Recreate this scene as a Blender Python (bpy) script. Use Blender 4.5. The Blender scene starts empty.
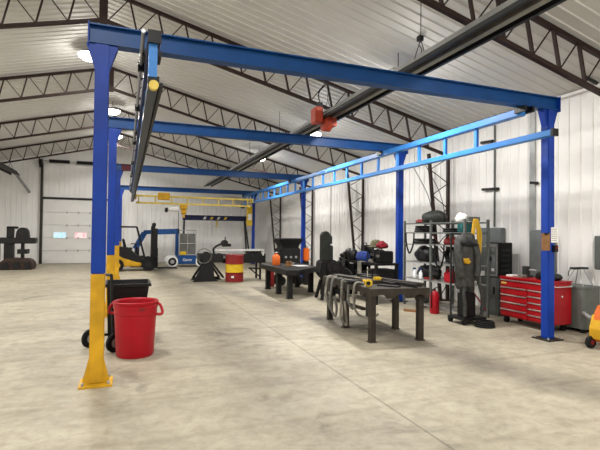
import bpy, bmesh, math, random
from mathutils import Vector, Matrix
random.seed(7)
S = bpy.context.scene
COL = S.collection
PI = math.pi

# ------------------------------------------------------------------ materials
MATS = {}
def mat(name, col, rough=.55, metal=0.0, var=.12, scale=6.0, bump=0.0, col2=None, emit=0.0):
    m = bpy.data.materials.new(name); m.use_nodes = True
    nt = m.node_tree; b = nt.nodes['Principled BSDF']
    tc = nt.nodes.new('ShaderNodeTexCoord')
    n = nt.nodes.new('ShaderNodeTexNoise'); n.inputs['Scale'].default_value = scale
    n.inputs['Detail'].default_value = 5
    nt.links.new(tc.outputs['Object'], n.inputs['Vector'])
    r = nt.nodes.new('ShaderNodeValToRGB')
    c2 = col2 or tuple(c*(1-var*2) for c in col)
    r.color_ramp.elements[0].color = (*c2, 1); r.color_ramp.elements[0].position = .3
    r.color_ramp.elements[1].color = (*col, 1); r.color_ramp.elements[1].position = .62
    nt.links.new(n.outputs['Fac'], r.inputs['Fac'])
    nt.links.new(r.outputs['Color'], b.inputs['Base Color'])
    b.inputs['Specular IOR Level'].default_value = .32; b.inputs['Roughness'].default_value = rough; b.inputs['Metallic'].default_value = metal
    if emit:
        nt.links.new(r.outputs['Color'], b.inputs['Emission Color']); b.inputs['Emission Strength'].default_value = emit
    if bump:
        bp = nt.nodes.new('ShaderNodeBump'); bp.inputs['Strength'].default_value = bump
        bp.inputs['Distance'].default_value = .02
        nt.links.new(n.outputs['Fac'], bp.inputs['Height']); nt.links.new(bp.outputs['Normal'], b.inputs['Normal'])
    MATS[name] = m
    return m
mat('blue', (.0005, .036, .30), .5, var=.12, scale=3)
mat('rail_blue', (.04, .20, .56), .4, var=.1, scale=3)
mat('beam_blue', (.001, .055, .215), .45, var=.12, scale=3)
mat('slate', (.02, .035, .06), .4)
mat('navy', (.008, .014, .07), .45)
mat('maroon', (.10, .012, .02), .6)
mat('yellow', (.62, .34, .012), .5, var=.14, scale=5)
mat('yellow_pale', (.66, .50, .10), .5)
mat('yellow_bright', (.68, .45, .02), .45)
mat('steel_dark', (.014, .013, .012), .55, .2, var=.2, scale=8)
mat('steel_mill', (.040, .033, .025), .5, .3, var=.25, scale=7)
mat('steel_pale', (.62, .62, .61), .4, .2, var=.12)
mat('galv', (.42, .43, .43), .4, .6, var=.1)
mat('truss_brown', (.026, .011, .008), .6, var=.15, scale=8)
mat('black', (.005, .005, .0055), .5, var=.15)
mat('rubber', (.006, .006, .006), .85, var=.15)
mat('black_plastic', (.005, .005, .0055), .4, var=.1)
mat('red', (.37, .002, .011), .45, var=.06)
mat('red_tool', (.36, .005, .010), .35, var=.08)
mat('red_dark', (.22, .012, .012), .5)
mat('red_orange', (.40, .05, .022), .5)
mat('orange', (.62, .12, .012), .45)
mat('chrome', (.75, .75, .74), .25, .85, var=.05)
mat('cabinet', (.105, .115, .11), .5, .1, var=.1)
mat('cabinet_dark', (.025, .028, .028), .5, .1)
mat('panel_grey', (.13, .145, .145), .5, var=.08)
mat('tank', (.12, .13, .115), .55, var=.08)
mat('grey_cloth', (.055, .056, .052), .6, var=.3, bump=.5, scale=14)
mat('hose_pale', (.24, .225, .19), .7, var=.3)
mat('hose_light', (.34, .34, .33), .55)
mat('hose_grey', (.13, .13, .12), .6)
mat('white', (.80, .80, .78), .5, var=.04)
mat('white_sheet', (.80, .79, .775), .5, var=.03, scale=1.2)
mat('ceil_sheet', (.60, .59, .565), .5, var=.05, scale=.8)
mat('door_white', (.70, .69, .67), .5, var=.03, scale=2)
mat('paper', (.80, .79, .76), .8, var=.03)
mat('ink', (.04, .04, .06), .8)
mat('board_brown', (.26, .13, .05), .65, var=.15, scale=12)
mat('lift_blue', (.004, .06, .22), .4)
mat('cloth_blue', (.015, .04, .20), .9, var=.3, scale=20, bump=.5)
mat('cloth_red', (.22, .010, .02), .9, var=.3, scale=20, bump=.5)
mat('khaki', (.16, .15, .09), .9, var=.3, scale=25, bump=.4)
mat('teal', (.02, .16, .17), .5)
mat('bottle_white', (.75, .78, .80), .35, var=.05)
mat('rust', (.06, .035, .025), .8, var=.3, scale=12)
mat('olive', (.018, .02, .016), .7, var=.3)
mat('lens', (1, .97, .90), .4, var=.0, emit=14)
mat('pane_day', (.62, .82, .92), .3, var=.10, scale=9, emit=.75, col2=(.25, .55, .75))
mat('pane_pale', (.72, .86, .92), .3, var=.05, scale=9, emit=.7)
mat('pane_pink', (.88, .72, .74), .3, var=.05, scale=9, emit=.6, col2=(.75, .35, .42))

def floor_mat():
    m = bpy.data.materials.new('concrete'); m.use_nodes = True
    nt = m.node_tree; N = nt.nodes.new; L = nt.links.new
    b = nt.nodes['Principled BSDF']
    tc = N('ShaderNodeTexCoord')
    def noise(scale, det=6, rough=.6, dist=0, vec=None):
        n = N('ShaderNodeTexNoise'); n.inputs['Scale'].default_value = scale
        n.inputs['Detail'].default_value = det; n.inputs['Roughness'].default_value = rough
        n.inputs['Distortion'].default_value = dist
        L(vec or tc.outputs['Object'], n.inputs['Vector']); return n
    def ramp(src, p0, c0, p1, c1):
        r = N('ShaderNodeValToRGB'); e = r.color_ramp.elements
        e[0].position = p0; e[0].color = (*c0, 1); e[1].position = p1; e[1].color = (*c1, 1)
        L(src, r.inputs['Fac']); return r.outputs['Color']
    def mul(a, c, f=1.0):
        x = N('ShaderNodeMix'); x.data_type = 'RGBA'; x.blend_type = 'MULTIPLY'; x.inputs[0].default_value = f
        L(a, x.inputs[6]); L(c, x.inputs[7]); return x.outputs[2]
    base = ramp(noise(.55, 8, .65, .6).outputs['Fac'], .30, (.275, .245, .180), .70, (.440, .395, .300))
    # trowel marks: noise stretched across the aisle
    mp = N('ShaderNodeMapping'); mp.inputs['Scale'].default_value = (1.0, 1.9, 1); mp.inputs['Rotation'].default_value = (0, 0, .35)
    L(tc.outputs['Object'], mp.inputs['Vector'])
    tro = ramp(noise(1.7, 7, .68, 1.1, mp.outputs['Vector']).outputs['Fac'], .34, (.76, .745, .73), .56, (1, 1, 1))
    fine = ramp(noise(7, 9, .75, .4).outputs['Fac'], .34, (.70, .69, .68), .58, (1, 1, 1))
    stain = ramp(noise(1.1, 5, .6, 1.6).outputs['Fac'], .30, (.55, .54, .54), .40, (1, 1, 1))
    c = mul(mul(mul(base, tro, .75), fine, .85), stain, .7)
    # soft darker grey band down the aisle, edges wandering with noise
    sx = N('ShaderNodeSeparateXYZ'); L(tc.outputs['Object'], sx.inputs[0])
    def mth(op, a, v=None, bb=None):
        q = N('ShaderNodeMath'); q.operation = op
        if isinstance(a, (int, float)): q.inputs[0].default_value = a
        else: L(a, q.inputs[0])
        if bb is not None: L(bb, q.inputs[1])
        elif v is not None: q.inputs[1].default_value = v
        return q.outputs[0]
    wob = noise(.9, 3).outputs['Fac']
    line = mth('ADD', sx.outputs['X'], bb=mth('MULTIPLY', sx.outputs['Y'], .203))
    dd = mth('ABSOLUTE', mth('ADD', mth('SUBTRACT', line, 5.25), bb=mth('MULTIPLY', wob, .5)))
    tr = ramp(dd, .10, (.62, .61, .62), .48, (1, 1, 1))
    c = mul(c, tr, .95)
    # saw-cut joints
    j1 = ramp(mth('ABSOLUTE', mth('SUBTRACT', sx.outputs['X'], 2.24)), .004, (.42, .40, .38), .013, (1, 1, 1))
    j2 = ramp(mth('ABSOLUTE', mth('SUBTRACT', sx.outputs['Y'], 12.4)), .006, (.5, .48, .45), .02, (1, 1, 1))
    c = mul(mul(c, j1, .8), j2, .4)
    # thin curved tyre scuffs
    w = N('ShaderNodeTexWave'); w.wave_type = 'RINGS'; w.inputs['Scale'].default_value = .35
    w.inputs['Distortion'].default_value = 3; w.inputs['Detail'].default_value = 2; w.inputs['Detail Scale'].default_value = .6
    L(tc.outputs['Object'], w.inputs['Vector'])
    c = mul(c, ramp(w.outputs['Fac'], .0, (.80, .78, .76), .035, (1, 1, 1)), .6)
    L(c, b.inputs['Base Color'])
    rr = ramp(noise(2.2).outputs['Fac'], .3, (.48,)*3, .7, (.72,)*3); L(rr, b.inputs['Roughness'])
    bp = N('ShaderNodeBump'); bp.inputs['Strength'].default_value = .25; bp.inputs['Distance'].default_value = .01
    L(noise(9, 6).outputs['Fac'], bp.inputs['Height']); L(bp.outputs['Normal'], b.inputs['Normal'])
    MATS['concrete'] = m
floor_mat()

# ------------------------------------------------------------------ mesh helpers
def BM(): return bmesh.new()
def box(bm, a, b):
    (x0, y0, z0), (x1, y1, z1) = a, b
    v = [bm.verts.new(p) for p in ((x0,y0,z0),(x1,y0,z0),(x1,y1,z0),(x0,y1,z0),(x0,y0,z1),(x1,y0,z1),(x1,y1,z1),(x0,y1,z1))]
    for f in ((3,2,1,0),(4,5,6,7),(0,1,5,4),(1,2,6,5),(2,3,7,6),(3,0,4,7)): bm.faces.new([v[i] for i in f])
    return bm
def cbox(bm, c, s): return box(bm, [c[i]-s[i]/2 for i in range(3)], [c[i]+s[i]/2 for i in range(3)])
def frame_of(d):
    d = d.normalized(); up = Vector((0,0,1)) if abs(d.z) < .95 else Vector((1,0,0))
    s = d.cross(up).normalized(); return s, s.cross(d).normalized()
def bar(bm, p, q, w, h=None):
    p, q = Vector(p), Vector(q); h = h or w; s, u = frame_of(q-p)
    v = []
    for e in (p, q):
        for a, b in ((-1,-1),(1,-1),(1,1),(-1,1)): v.append(bm.verts.new(e + s*a*w/2 + u*b*h/2))
    for f in ((3,2,1,0),(4,5,6,7),(0,1,5,4),(1,2,6,5),(2,3,7,6),(3,0,4,7)): bm.faces.new([v[i] for i in f])
    return bm
def cyl(bm, p, q, r, n=16, r2=None):
    p, q = Vector(p), Vector(q); s, u = frame_of(q-p); r2 = r if r2 is None else r2
    A = [bm.verts.new(p + (s*math.cos(t)+u*math.sin(t))*r) for t in [2*PI*i/n for i in range(n)]]
    B = [bm.verts.new(q + (s*math.cos(t)+u*math.sin(t))*r2) for t in [2*PI*i/n for i in range(n)]]
    for i in range(n): bm.faces.new((A[i], A[(i+1)%n], B[(i+1)%n], B[i]))
    bm.faces.new(A[::-1]); bm.faces.new(B); return bm
def smooth_pts(pts, k=6):
    P = [Vector(p) for p in pts]; out = []
    for i in range(len(P)-1):
        a = P[max(i-1,0)]; b = P[i]; c = P[i+1]; d = P[min(i+2,len(P)-1)]
        for j in range(k):
            t = j/k
            out.append(.5*((2*b)+(c-a)*t+(2*a-5*b+4*c-d)*t*t+(3*b-a-3*c+d)*t**3))
    out.append(P[-1]); return out
def tube(bm, pts, r, n=8, sm=True):
    P = smooth_pts(pts) if sm else [Vector(p) for p in pts]
    rings = []; prev = None
    for i, p in enumerate(P):
        d = (P[min(i+1,len(P)-1)]-P[max(i-1,0)])
        if d.length < 1e-6: d = Vector((0,0,1))
        d.normalize()
        if prev is None: s, u = frame_of(d)
        else:
            s = (prev - d*prev.dot(d))
            s = s.normalized() if s.length > 1e-4 else frame_of(d)[0]
            u = s.cross(d)
        prev = s
        rings.append([bm.verts.new(p+(s*math.cos(t)+u*math.sin(t))*r) for t in [2*PI*k/n for k in range(n)]])
    for a, b in zip(rings, rings[1:]):
        for k in range(n): bm.faces.new((a[k], a[(k+1)%n], b[(k+1)%n], b[k]))
    bm.faces.new(rings[0][::-1]); bm.faces.new(rings[-1]); return bm
def lathe(bm, prof, c=(0,0,0), n=24, axis='z', cap=True):
    rings = []
    for r, z in prof:
        ring = []
        for i in range(n):
            t = 2*PI*i/n; x, y = r*math.cos(t), r*math.sin(t)
            p = {'z': (x,y,z), 'x': (z,x,y), 'y': (x,z,y)}[axis]
            ring.append(bm.verts.new(Vector(p)+Vector(c)))
        rings.append(ring)
    for a, b in zip(rings, rings[1:]):
        for k in range(n): bm.faces.new((a[k], a[(k+1)%n], b[(k+1)%n], b[k]))
    if cap: bm.faces.new(rings[0][::-1]); bm.faces.new(rings[-1])
    return bm
def prism(bm, pts, d):
    """polygon pts (3D) pushed along vector d"""
    d = Vector(d); A = [bm.verts.new(Vector(p)) for p in pts]; B = [bm.verts.new(Vector(p)+d) for p in pts]
    n = len(A); bm.faces.new(A[::-1]); bm.faces.new(B)
    for i in range(n): bm.faces.new((A[i], A[(i+1)%n], B[(i+1)%n], B[i]))
    return bm
def torus(bm, c, R, r, axis='z', n=24, m=8):
    pts = []
    for i in range(n):
        t = 2*PI*i/n; x, y = math.cos(t), math.sin(t); ring = []
        for j in range(m):
            q = 2*PI*j/m; rr = R+r*math.cos(q); zz = r*math.sin(q)
            p = {'z': (rr*x, rr*y, zz), 'x': (zz, rr*x, rr*y), 'y': (rr*x, zz, rr*y)}[axis]
            ring.append(bm.verts.new(Vector(p)+Vector(c)))
        pts.append(ring)
    for i in range(n):
        a, b = pts[i], pts[(i+1)%n]
        for j in range(m): bm.faces.new((a[j], a[(j+1)%m], b[(j+1)%m], b[j]))
    return bm
def blob(bm, c, s, seed=0, amp=.18):
    rnd = random.Random(seed)
    r = bmesh.ops.create_icosphere(bm, subdivisions=3, radius=1)
    ph = [rnd.uniform(0,6) for _ in range(6)]
    for v in r['verts']:
        k = 1+amp*(math.sin(3*v.co.x+ph[0])*math.cos(4*v.co.y+ph[1])+.6*math.sin(6*v.co.z+ph[2])*math.cos(5*v.co.x+ph[3]))
        z = v.co.z if v.co.z > -.55 else -.55
        v.co = Vector((v.co.x*k*s[0], v.co.y*k*s[1], z*k*s[2]))+Vector(c)
    return bm
def bevel(bm, w=.01, seg=2):
    bmesh.ops.bevel(bm, geom=list(bm.edges), offset=w, segments=seg, affect='EDGES', clamp_overlap=True)
    return bm

# ------------------------------------------------------------------ object helpers
WLOC = {}
def obj(name, bm, m, parent=None, label=None, smooth=False):
    if parent is not None:
        bmesh.ops.translate(bm, verts=bm.verts, vec=-WLOC[parent])
    bmesh.ops.recalc_face_normals(bm, faces=bm.faces)
    me = bpy.data.meshes.new(name); bm.to_mesh(me); bm.free()
    if smooth:
        for p in me.polygons: p.use_smooth = True
        try: me.set_sharp_from_angle(angle=math.radians(38))
        except Exception: pass
    me.materials.append(MATS[m] if isinstance(m, str) else m)
    o = bpy.data.objects.new(name, me); COL.objects.link(o)
    if parent is not None: o.parent = parent; WLOC[o] = WLOC[parent].copy()
    else: WLOC[o] = Vector((0,0,0))
    if label: o['label'] = label
    return o
def thing(name, label, cat, loc, group=None):
    o = bpy.data.objects.new(name, None); COL.objects.link(o); o.location = loc
    o.empty_display_size = .1
    WLOC[o] = Vector(loc); o['label'] = label; o['category'] = cat
    if group: o['group'] = group
    return o
def single(name, label, cat, bm, m, group=None, smooth=False):
    """a thing that is one mesh, origin at its base"""
    zs = [v.co.z for v in bm.verts]; xs = [v.co.x for v in bm.verts]; ys = [v.co.y for v in bm.verts]
    base = Vector(((min(xs)+max(xs))/2, (min(ys)+max(ys))/2, min(zs)))
    bmesh.ops.translate(bm, verts=bm.verts, vec=-base)
    o = obj(name, bm, m, None, None, smooth); o.location = base; WLOC[o] = base
    o['label'] = label; o['category'] = cat
    if group: o['group'] = group
    return o
def struct(name, bm, m, parent=None):
    o = obj(name, bm, m, parent); 
    if parent is None: o['kind'] = 'structure'
    return o
def copy_tree(o, loc=None, label=None, parent=None):
    c = o.copy(); COL.objects.link(c)
    if parent is not None: c.parent = parent
    if loc is not None: c.location = loc
    if label: c['label'] = label
    for ch in o.children: copy_tree(ch, parent=c)
    return c

# ------------------------------------------------------------------ room shell
XR_, ZR = -.45, 6.01             # ridge
XW, XL = 7.3, -8.2               # side walls
Y0, YB = -6.0, 24.4
def roof(x): return ZR-.25*abs(x-XR_)
ZE = roof(XW)
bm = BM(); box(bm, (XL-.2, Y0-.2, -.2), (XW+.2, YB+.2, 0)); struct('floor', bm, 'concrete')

def ribbed(o, u, v, L, H, nrm, step=.22, rib=.04, dep=.018, th=.06):
    """ribbed steel sheet: corner o, along u (length L), ribs run along v (height H); front faces nrm"""
    o, u, v, nrm = map(Vector, (o, u, v, nrm)); bm = BM()
    prof = [(0, 0)]; x = step/2
    while x+rib < L:
        prof += [(x, 0), (x+.012, dep), (x+rib-.012, dep), (x+rib, 0)]; x += step
    prof += [(L, 0), (L, -th), (0, -th)]
    pts = [o+u*a+nrm*b for a, b in prof]
    hs = H if callable(H) else (lambda a: H)
    A = [bm.verts.new(p) for p in pts]
    B = [bm.verts.new(p+v*hs(a)) for p, (a, b) in zip(pts, prof)]
    n = len(A)
    for i in range(n): bm.faces.new((A[i], A[(i+1)%n], B[(i+1)%n], B[i]))
    return bm
# side walls: ribs vertical
struct('wall_right', ribbed((XW, YB, 0), (0,-1,0), (0,0,1), YB-Y0, ZE+.02, (-1,0,0)), 'white_sheet')
struct('wall_left', ribbed((XL, Y0, 0), (0,1,0), (0,0,1), YB-Y0, roof(XL)+.02, (1,0,0)), 'white_sheet')
# gable walls
struct('wall_back', ribbed((XL, YB, 0), (1,0,0), (0,0,1), XW-XL, lambda a: roof(XL+a)+.02, (0,-1,0)), 'white_sheet')
bm = BM(); prism(bm, [(XL,Y0,0),(XW,Y0,0),(XW,Y0,ZE),(XR_,Y0,ZR),(XL,Y0,roof(XL))], (0,-.08,0)); struct('wall_front', bm, 'white_sheet')
# ceiling: two ribbed slopes, ribs run up the slope
sl = math.hypot(1, .25)
wR = (XW-XR_)*sl; wL = (XR_-XL)*sl
cR = ribbed((XR_, Y0, ZR), (0,1,0), Vector((1,0,-.25))/sl, YB-Y0, wR, Vector((-.25,0,-1))/sl, step=.20, rib=.035, dep=.018)
cL = ribbed((XR_, Y0, ZR), (0,1,0), Vector((-1,0,-.25))/sl, YB-Y0, wL, Vector((.25,0,-1))/sl, step=.20, rib=.035, dep=.018)
me_ = bpy.data.meshes.new('tmp'); cL.to_mesh(me_); cR.from_mesh(me_); cL.free()
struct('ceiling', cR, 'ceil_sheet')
# eave trim
bm = BM(); box(bm, (XW-.09, Y0, ZE-.05), (XW-.03, YB-.03, ZE+.0)); struct('trim_1', bm, 'white_sheet')
bm = BM(); box(bm, (XL+.03, Y0, .0), (XW-.03, YB-.03, .0)) if 0 else None

# ------------------------------------------------------------------ garage door (part of the setting)
DX0, DX1, DH, DY = -3.68, -.62, 3.07, YB-.05
door = bpy.data.objects.new('door_1', None); COL.objects.link(door); door.location = (DX0, DY, 0)
WLOC[door] = Vector((DX0, DY, 0)); door['kind'] = 'structure'
for k in range(5):
    bm = BM(); box(bm, (DX0, DY-.05, .01+k*.61), (DX1, DY, .61+k*.61)); bevel(bm, .008, 1)
    obj('door_section', bm, 'door_white', door)
bm = BM(); box(bm, (DX0-.10, DY-.09, DH), (DX1+.10, DY-.02, DH+.09)); obj('door_header_trim', bm, 'black', door)
bm = BM(); box(bm, (DX0-.12, DY-.10, 0), (DX0-.02, DY-.02, 4.75)); obj('door_track', bm, 'steel_mill', door)
bm = BM(); box(bm, (DX1+.02, DY-.10, 0), (DX1+.09, DY-.02, 4.75)); obj('door_track', bm, 'galv', door)
for xx in (DX0+1.02, DX0+1.52, DX0+2.02):
    for k in range(1, 5):
        bm = BM(); box(bm, (xx-.035, DY-.075, .56+(k-1)*.61), (xx+.035, DY-.05, .66+(k-1)*.61)); obj('hinge', bm, 'galv', door)
for i, (xx, pm) in enumerate(((-2.95, 'pane_day'), (-2.05, 'pane_pink'), (-1.22, 'pane_pale'))):
    bm = BM(); zc = 1.36
    for a in ((xx-.30, zc-.17, xx+.30, zc-.13), (xx-.30, zc+.13, xx+.30, zc+.17), (xx-.30, zc-.13, xx-.26, zc+.13), (xx+.26, zc-.13, xx+.30, zc+.13)):
        box(bm, (a[0], DY-.07, a[1]), (a[2], DY-.05, a[3]))
    w = obj('door_window', bm, 'door_white', door)
    bm = BM(); box(bm, (xx-.26, DY-.062, zc-.13), (xx+.26, DY-.052, zc+.13)); obj('pane', bm, pm, w)
# torsion shaft with springs above the door
bm = BM(); cyl(bm, (DX0-.25, DY-.14, 4.86), (DX1+.3, DY-.14, 4.86), .02); sh = obj('torsion_shaft', bm, 'galv', door)
for a, b in ((-3.45, -2.58), (-2.28, -1.40)):
    bm = BM()
    pr = []
    n = 44
    for i in range(n+1): pr.append((.085 if i % 2 else .072, a+(b-a)*i/n))
    lathe(bm, pr, (0, DY-.14, 4.86), 14, 'x'); obj('torsion_spring', bm, 'black', sh)
for xx in (DX0-.12, DX1+.12):
    bm = BM(); lathe(bm, [(.10,-.07),(.16,-.06),(.16,-.03),(.12,-.02),(.12,.04),(.16,.05),(.16,.07),(.08,.08)], (xx, DY-.19, 4.80), 18, 'x'); 
    box(bm, (xx-.06, DY-.20, 4.55), (xx+.06, DY-.02, 4.8))
    obj('cable_drum', bm, 'black', sh)

# ------------------------------------------------------------------ roof trusses
def make_truss(y, label):
    t = thing('roof_truss', label, 'roof truss', (XR_, y, roof(XR_)-.62), 'brown roof trusses')
    D = .55; TOP = .05
    def zt(x): return roof(x)-TOP-.03
    for x1 in (XW-.12, XL+.12):
        bm = BM(); bar(bm, (XR_, y, zt(XR_)), (x1, y, zt(x1)), .07, .06); obj('top_chord', bm, 'truss_brown', t)
        bm = BM(); bar(bm, (XR_, y, zt(XR_)-D), (x1, y, zt(x1)-D), .07, .06); obj('bottom_chord', bm, 'truss_brown', t)
    bm = BM(); box(bm, (XR_-.07, y-.05, zt(XR_)-D-.08), (XR_+.07, y+.05, zt(XR_)+.02)); obj('king_post', bm, 'truss_brown', t)
    for s in (1, -1):
        k = 0; x = XR_+s*.45
        lim = (XW-.3) if s > 0 else (XL+.3)
        px = XR_+s*.07
        while (x+.12*s-lim)*s < 0:
            w = .05 if abs(x) > 2.3 and s > 0 else .026
            xb = x+.12*s
            bm = BM(); bar(bm, (x, y, zt(x)-.02), (xb, y, zt(xb)-D+.02), w, .03); obj('web_post', bm, 'truss_brown', t)
            bm = BM(); cyl(bm, (px, y, zt(px)-D+.02), (x-.05*s, y, zt(x)-.02), .011, 6); obj('web_rod', bm, 'truss_brown', t)
            px = xb; x += .5*s
    return t
tr = make_truss(4.6, 'thick brown roof truss crossing the top right corner, nearest of all trusses')
for y, l in ((8.9, 'second roof truss from the camera, its centre post above the nearest left post'),
             (13.1, 'third roof truss from the camera, passing just behind the red heater burner'),
             (17.4, 'fourth roof truss from the camera, just over the middle blue crossbeam'),
             (21.6, 'farthest roof truss, close to the back wall above the garage door')):
    copy_tree(tr, (XR_, y, roof(XR_)-.62), l)

# lattice columns on the right wall
def make_column(y, label):
    t = thing('lattice_column', label, 'column', (XW-.3, y, 0), 'brown lattice columns on the right wall')
    xo = XW-.10; zt = roof(XW)-.60
    def xi(z): return xo-.20-.36*(z/zt)
    bm = BM(); bar(bm, (xo, y, 0), (xo, y, zt), .07, .06); obj('outer_chord', bm, 'truss_brown', t)
    bm = BM(); bar(bm, (xi(0), y, 0), (xi(zt), y, zt), .07, .06); obj('inner_chord', bm, 'truss_brown', t)
    z = .1; k = 0
    while z < zt-.3:
        a, b = ((xo, y, z), (xi(z+.3), y, z+.3)) if k % 2 else ((xi(z), y, z), (xo, y, z+.3))
        bm = BM(); cyl(bm, a, b, .011, 6); obj('lacing_rod', bm, 'truss_brown', t)
        z += .3; k += 1
    bm = BM(); box(bm, (xo-.32, y-.09, 0), (xo+.08, y+.09, .02)); obj('base_plate', bm, 'truss_brown', t)
    return t
c0 = make_column(8.9, 'brown tapered lattice column on the right wall above the storage rack, nearest of the row')
for y, l in ((13.1, 'brown lattice column on the right wall behind the cluttered black bench'),
             (17.4, 'brown lattice column on the right wall beside the third blue post from the camera'),
             (21.6, 'farthest brown lattice column on the right wall, near the back corner')):
    copy_tree(c0, (XW-.3, y, 0), l)

# ------------------------------------------------------------------ crane portals
PXL, PXR = -.26, 5.97
ZT, ZB = 3.67, 3.47
def ibeam_x(bm, x0, x1, y, z0, z1, w=.14, tf=.014, tw=.03):
    box(bm, (x0, y-w/2, z1-tf), (x1, y+w/2, z1)); box(bm, (x0, y-w/2, z0), (x1, y+w/2, z0+tf))
    box(bm, (x0, y-tw/2, z0+tf), (x1, y+tw/2, z1-tf)); return bm
PW = .067
def make_post(t, x, y, left, m):
    w = PW
    z0 = 1.12 if left else .02
    bm = BM(); box(bm, (x-w, y-w, z0), (x+w, y+w, ZB)); bevel(bm, .008, 2)
    p = obj('post', bm, 'blue', t)
    if left:
        bm = BM(); box(bm, (x-w, y-w, .02), (x+w, y+w, z0)); bevel(bm, .008, 2)
        obj('painted_base', bm, 'yellow', p, 'yellow painted lower part of the post')
    bm = BM(); box(bm, (x-.155, y-.15, 0), (x+.155, y+.15, .02)); obj('base_plate', bm, 'yellow' if left else 'steel_mill', p)
    gm = 'yellow' if left else 'blue'
    for dx in (-1, 1):
        bm = BM()
        if left: prism(bm, [(x+dx*w, y-w*.9, .02), (x+dx*(w+.065), y-w*.9, .02), (x+dx*w, y-w*.9, .28)], (0, .014, 0)); obj('gusset', bm, gm, p)
        bm = BM(); prism(bm, [(x+dx*w, y-.05, ZB-.004), (x+dx*(w+.085), y-.05, ZB-.004), (x+dx*w, y-.05, ZB-.26)], (0, .1, 0)); obj('gusset', bm, 'blue', p)
    for dx in (-.12, .12):
        for dy in (-.115, .115):
            bm = BM(); cyl(bm, (x+dx, y+dy, .015), (x+dx, y+dy, .05), .014, 6); obj('anchor_bolt', bm, 'galv', p)
def make_portal(y, label):
    t = thing('crane_portal', label, 'crane frame', ((PXL+PXR)/2, y, 0), 'blue crane portals')
    make_post(t, PXL, y, True, 'blue'); make_post(t, PXR, y, False, 'blue')
    bm = BM(); ibeam_x(bm, PXL-.125, PXR+.16, y, ZB, ZT)
    h = obj('header_beam', bm, 'beam_blue', t)
    for x in (PXL-.13, PXR+.165):
        bm = BM(); box(bm, (x-.006, y-.085, ZB-.02), (x+.006, y+.085, ZT+.012)); obj('end_plate', bm, 'blue', h)
    return t
PY = (5.09, 9.09, 15.28, 22.18)
pt = make_portal(PY[0], 'nearest blue crane frame, its yellow-footed left post in front of the black bin')
for y, l in zip(PY[1:], ('second blue crane frame from the camera, right post beside the storage rack',
                         'third blue crane frame from the camera, right post behind the black welder',
                         'farthest blue crane frame, just before the back wall')):
    q = copy_tree(pt, ((PXL+PXR)/2, y, 0), l)
    if y == PY[2]:
        WLOC[q] = Vector(q.location)
        bm = BM(); ibeam_x(bm, PXL+.09, PXL+.36, y, ZB-.002, ZT+.004, w=.15, tw=.04)  # short dark red section over the left end of this crossbeam
        obj('maroon_end', bm, 'maroon', q, 'dark red end of the crossbeam')

# runway rails (two-chord trusses along Y)
def make_rail(x, y0b, y0t, y1, label, mt='rail_blue', mb='rail_blue'):
    t = thing('runway_rail', label, 'crane rail', (x, y0b, 2.92), 'crane runway rails')
    ztc, zbc = 3.405, 2.99
    bm = BM(); box(bm, (x-.06, y0t, ztc-.055), (x+.06, y1, ztc+.055)); bevel(bm, .008, 1); obj('top_chord', bm, mt, t)
    bm = BM(); box(bm, (x-.05, y0b, zbc-.045), (x+.05, y1, zbc+.045)); bevel(bm, .008, 1); obj('bottom_chord', bm, mb, t)
    y = 6.08
    while y < y1-.1:
        if y > y0t:
            bm = BM(); box(bm, (x-.025, y-.03, zbc+.03), (x+.025, y+.03, ztc-.04)); obj('strut', bm, 'rail_blue', t)
        y += .8
    bm = BM(); box(bm, (x-.053, y0b-.02, zbc-.05), (x+.053, y0b+.02, zbc+.05)); obj('end_cap', bm, 'black', t)
    for py in PY:
        for dx in (-.075, .075):
            bm = BM(); box(bm, (x+dx-.02, py-.10, ztc-.02), (x+dx+.02, py+.10, ZB-.001)); obj('hanger_clamp', bm, 'black', t)
    return t
RXR, RXL = 5.50, .22
rr = make_rail(RXR, 4.58, 5.12, 22.5, 'bright blue ladder-like crane rail along the right posts')
bm = BM(); torus(bm, (RXR+.02, 22.62, 2.92), .09, .035, 'y'); obj('bumper', bm, 'rubber', rr)
rl = make_rail(RXL, 4.55, 4.50, 22.5, 'blue and grey crane rail seen end on beside the left post', 'navy', 'slate')
bm = BM(); box(bm, (RXL-.05, 4.52, 3.03), (RXL+.03, 4.55, 3.36)); obj('end_post', bm, 'rail_blue', rl)
bm = BM(); cyl(bm, (RXL+.0, 4.53, 2.94), (RXL+.0, 4.47, 2.94), .045, 16); obj('end_bumper', bm, 'yellow_pale', rl)
bm = BM(); box(bm, (RXL-.062, 4.48, 3.345), (RXL+.062, 4.502, 3.465)); obj('end_cap', bm, 'black', rl)
bm = BM(); cyl(bm, (RXL-.10, 4.48, 3.44), (RXL-.10, 21.9, 3.40), .02, 10); obj('air_pipe', bm, 'galv', rl)
bm = BM(); box(bm, (RXL+.055, 4.52, 2.93), (RXL+.085, 21.9, 2.98)); obj('festoon_track', bm, 'black', rl)
for yy in (5.4, 7.2, 10.0, 13.0, 16.0, 19.0, 21.5):
    bm = BM(); box(bm, (RXL-.13, yy-.02, 3.36), (RXL-.055, yy+.02, 3.46)); obj('pipe_clip', bm, 'black', rl)

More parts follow.
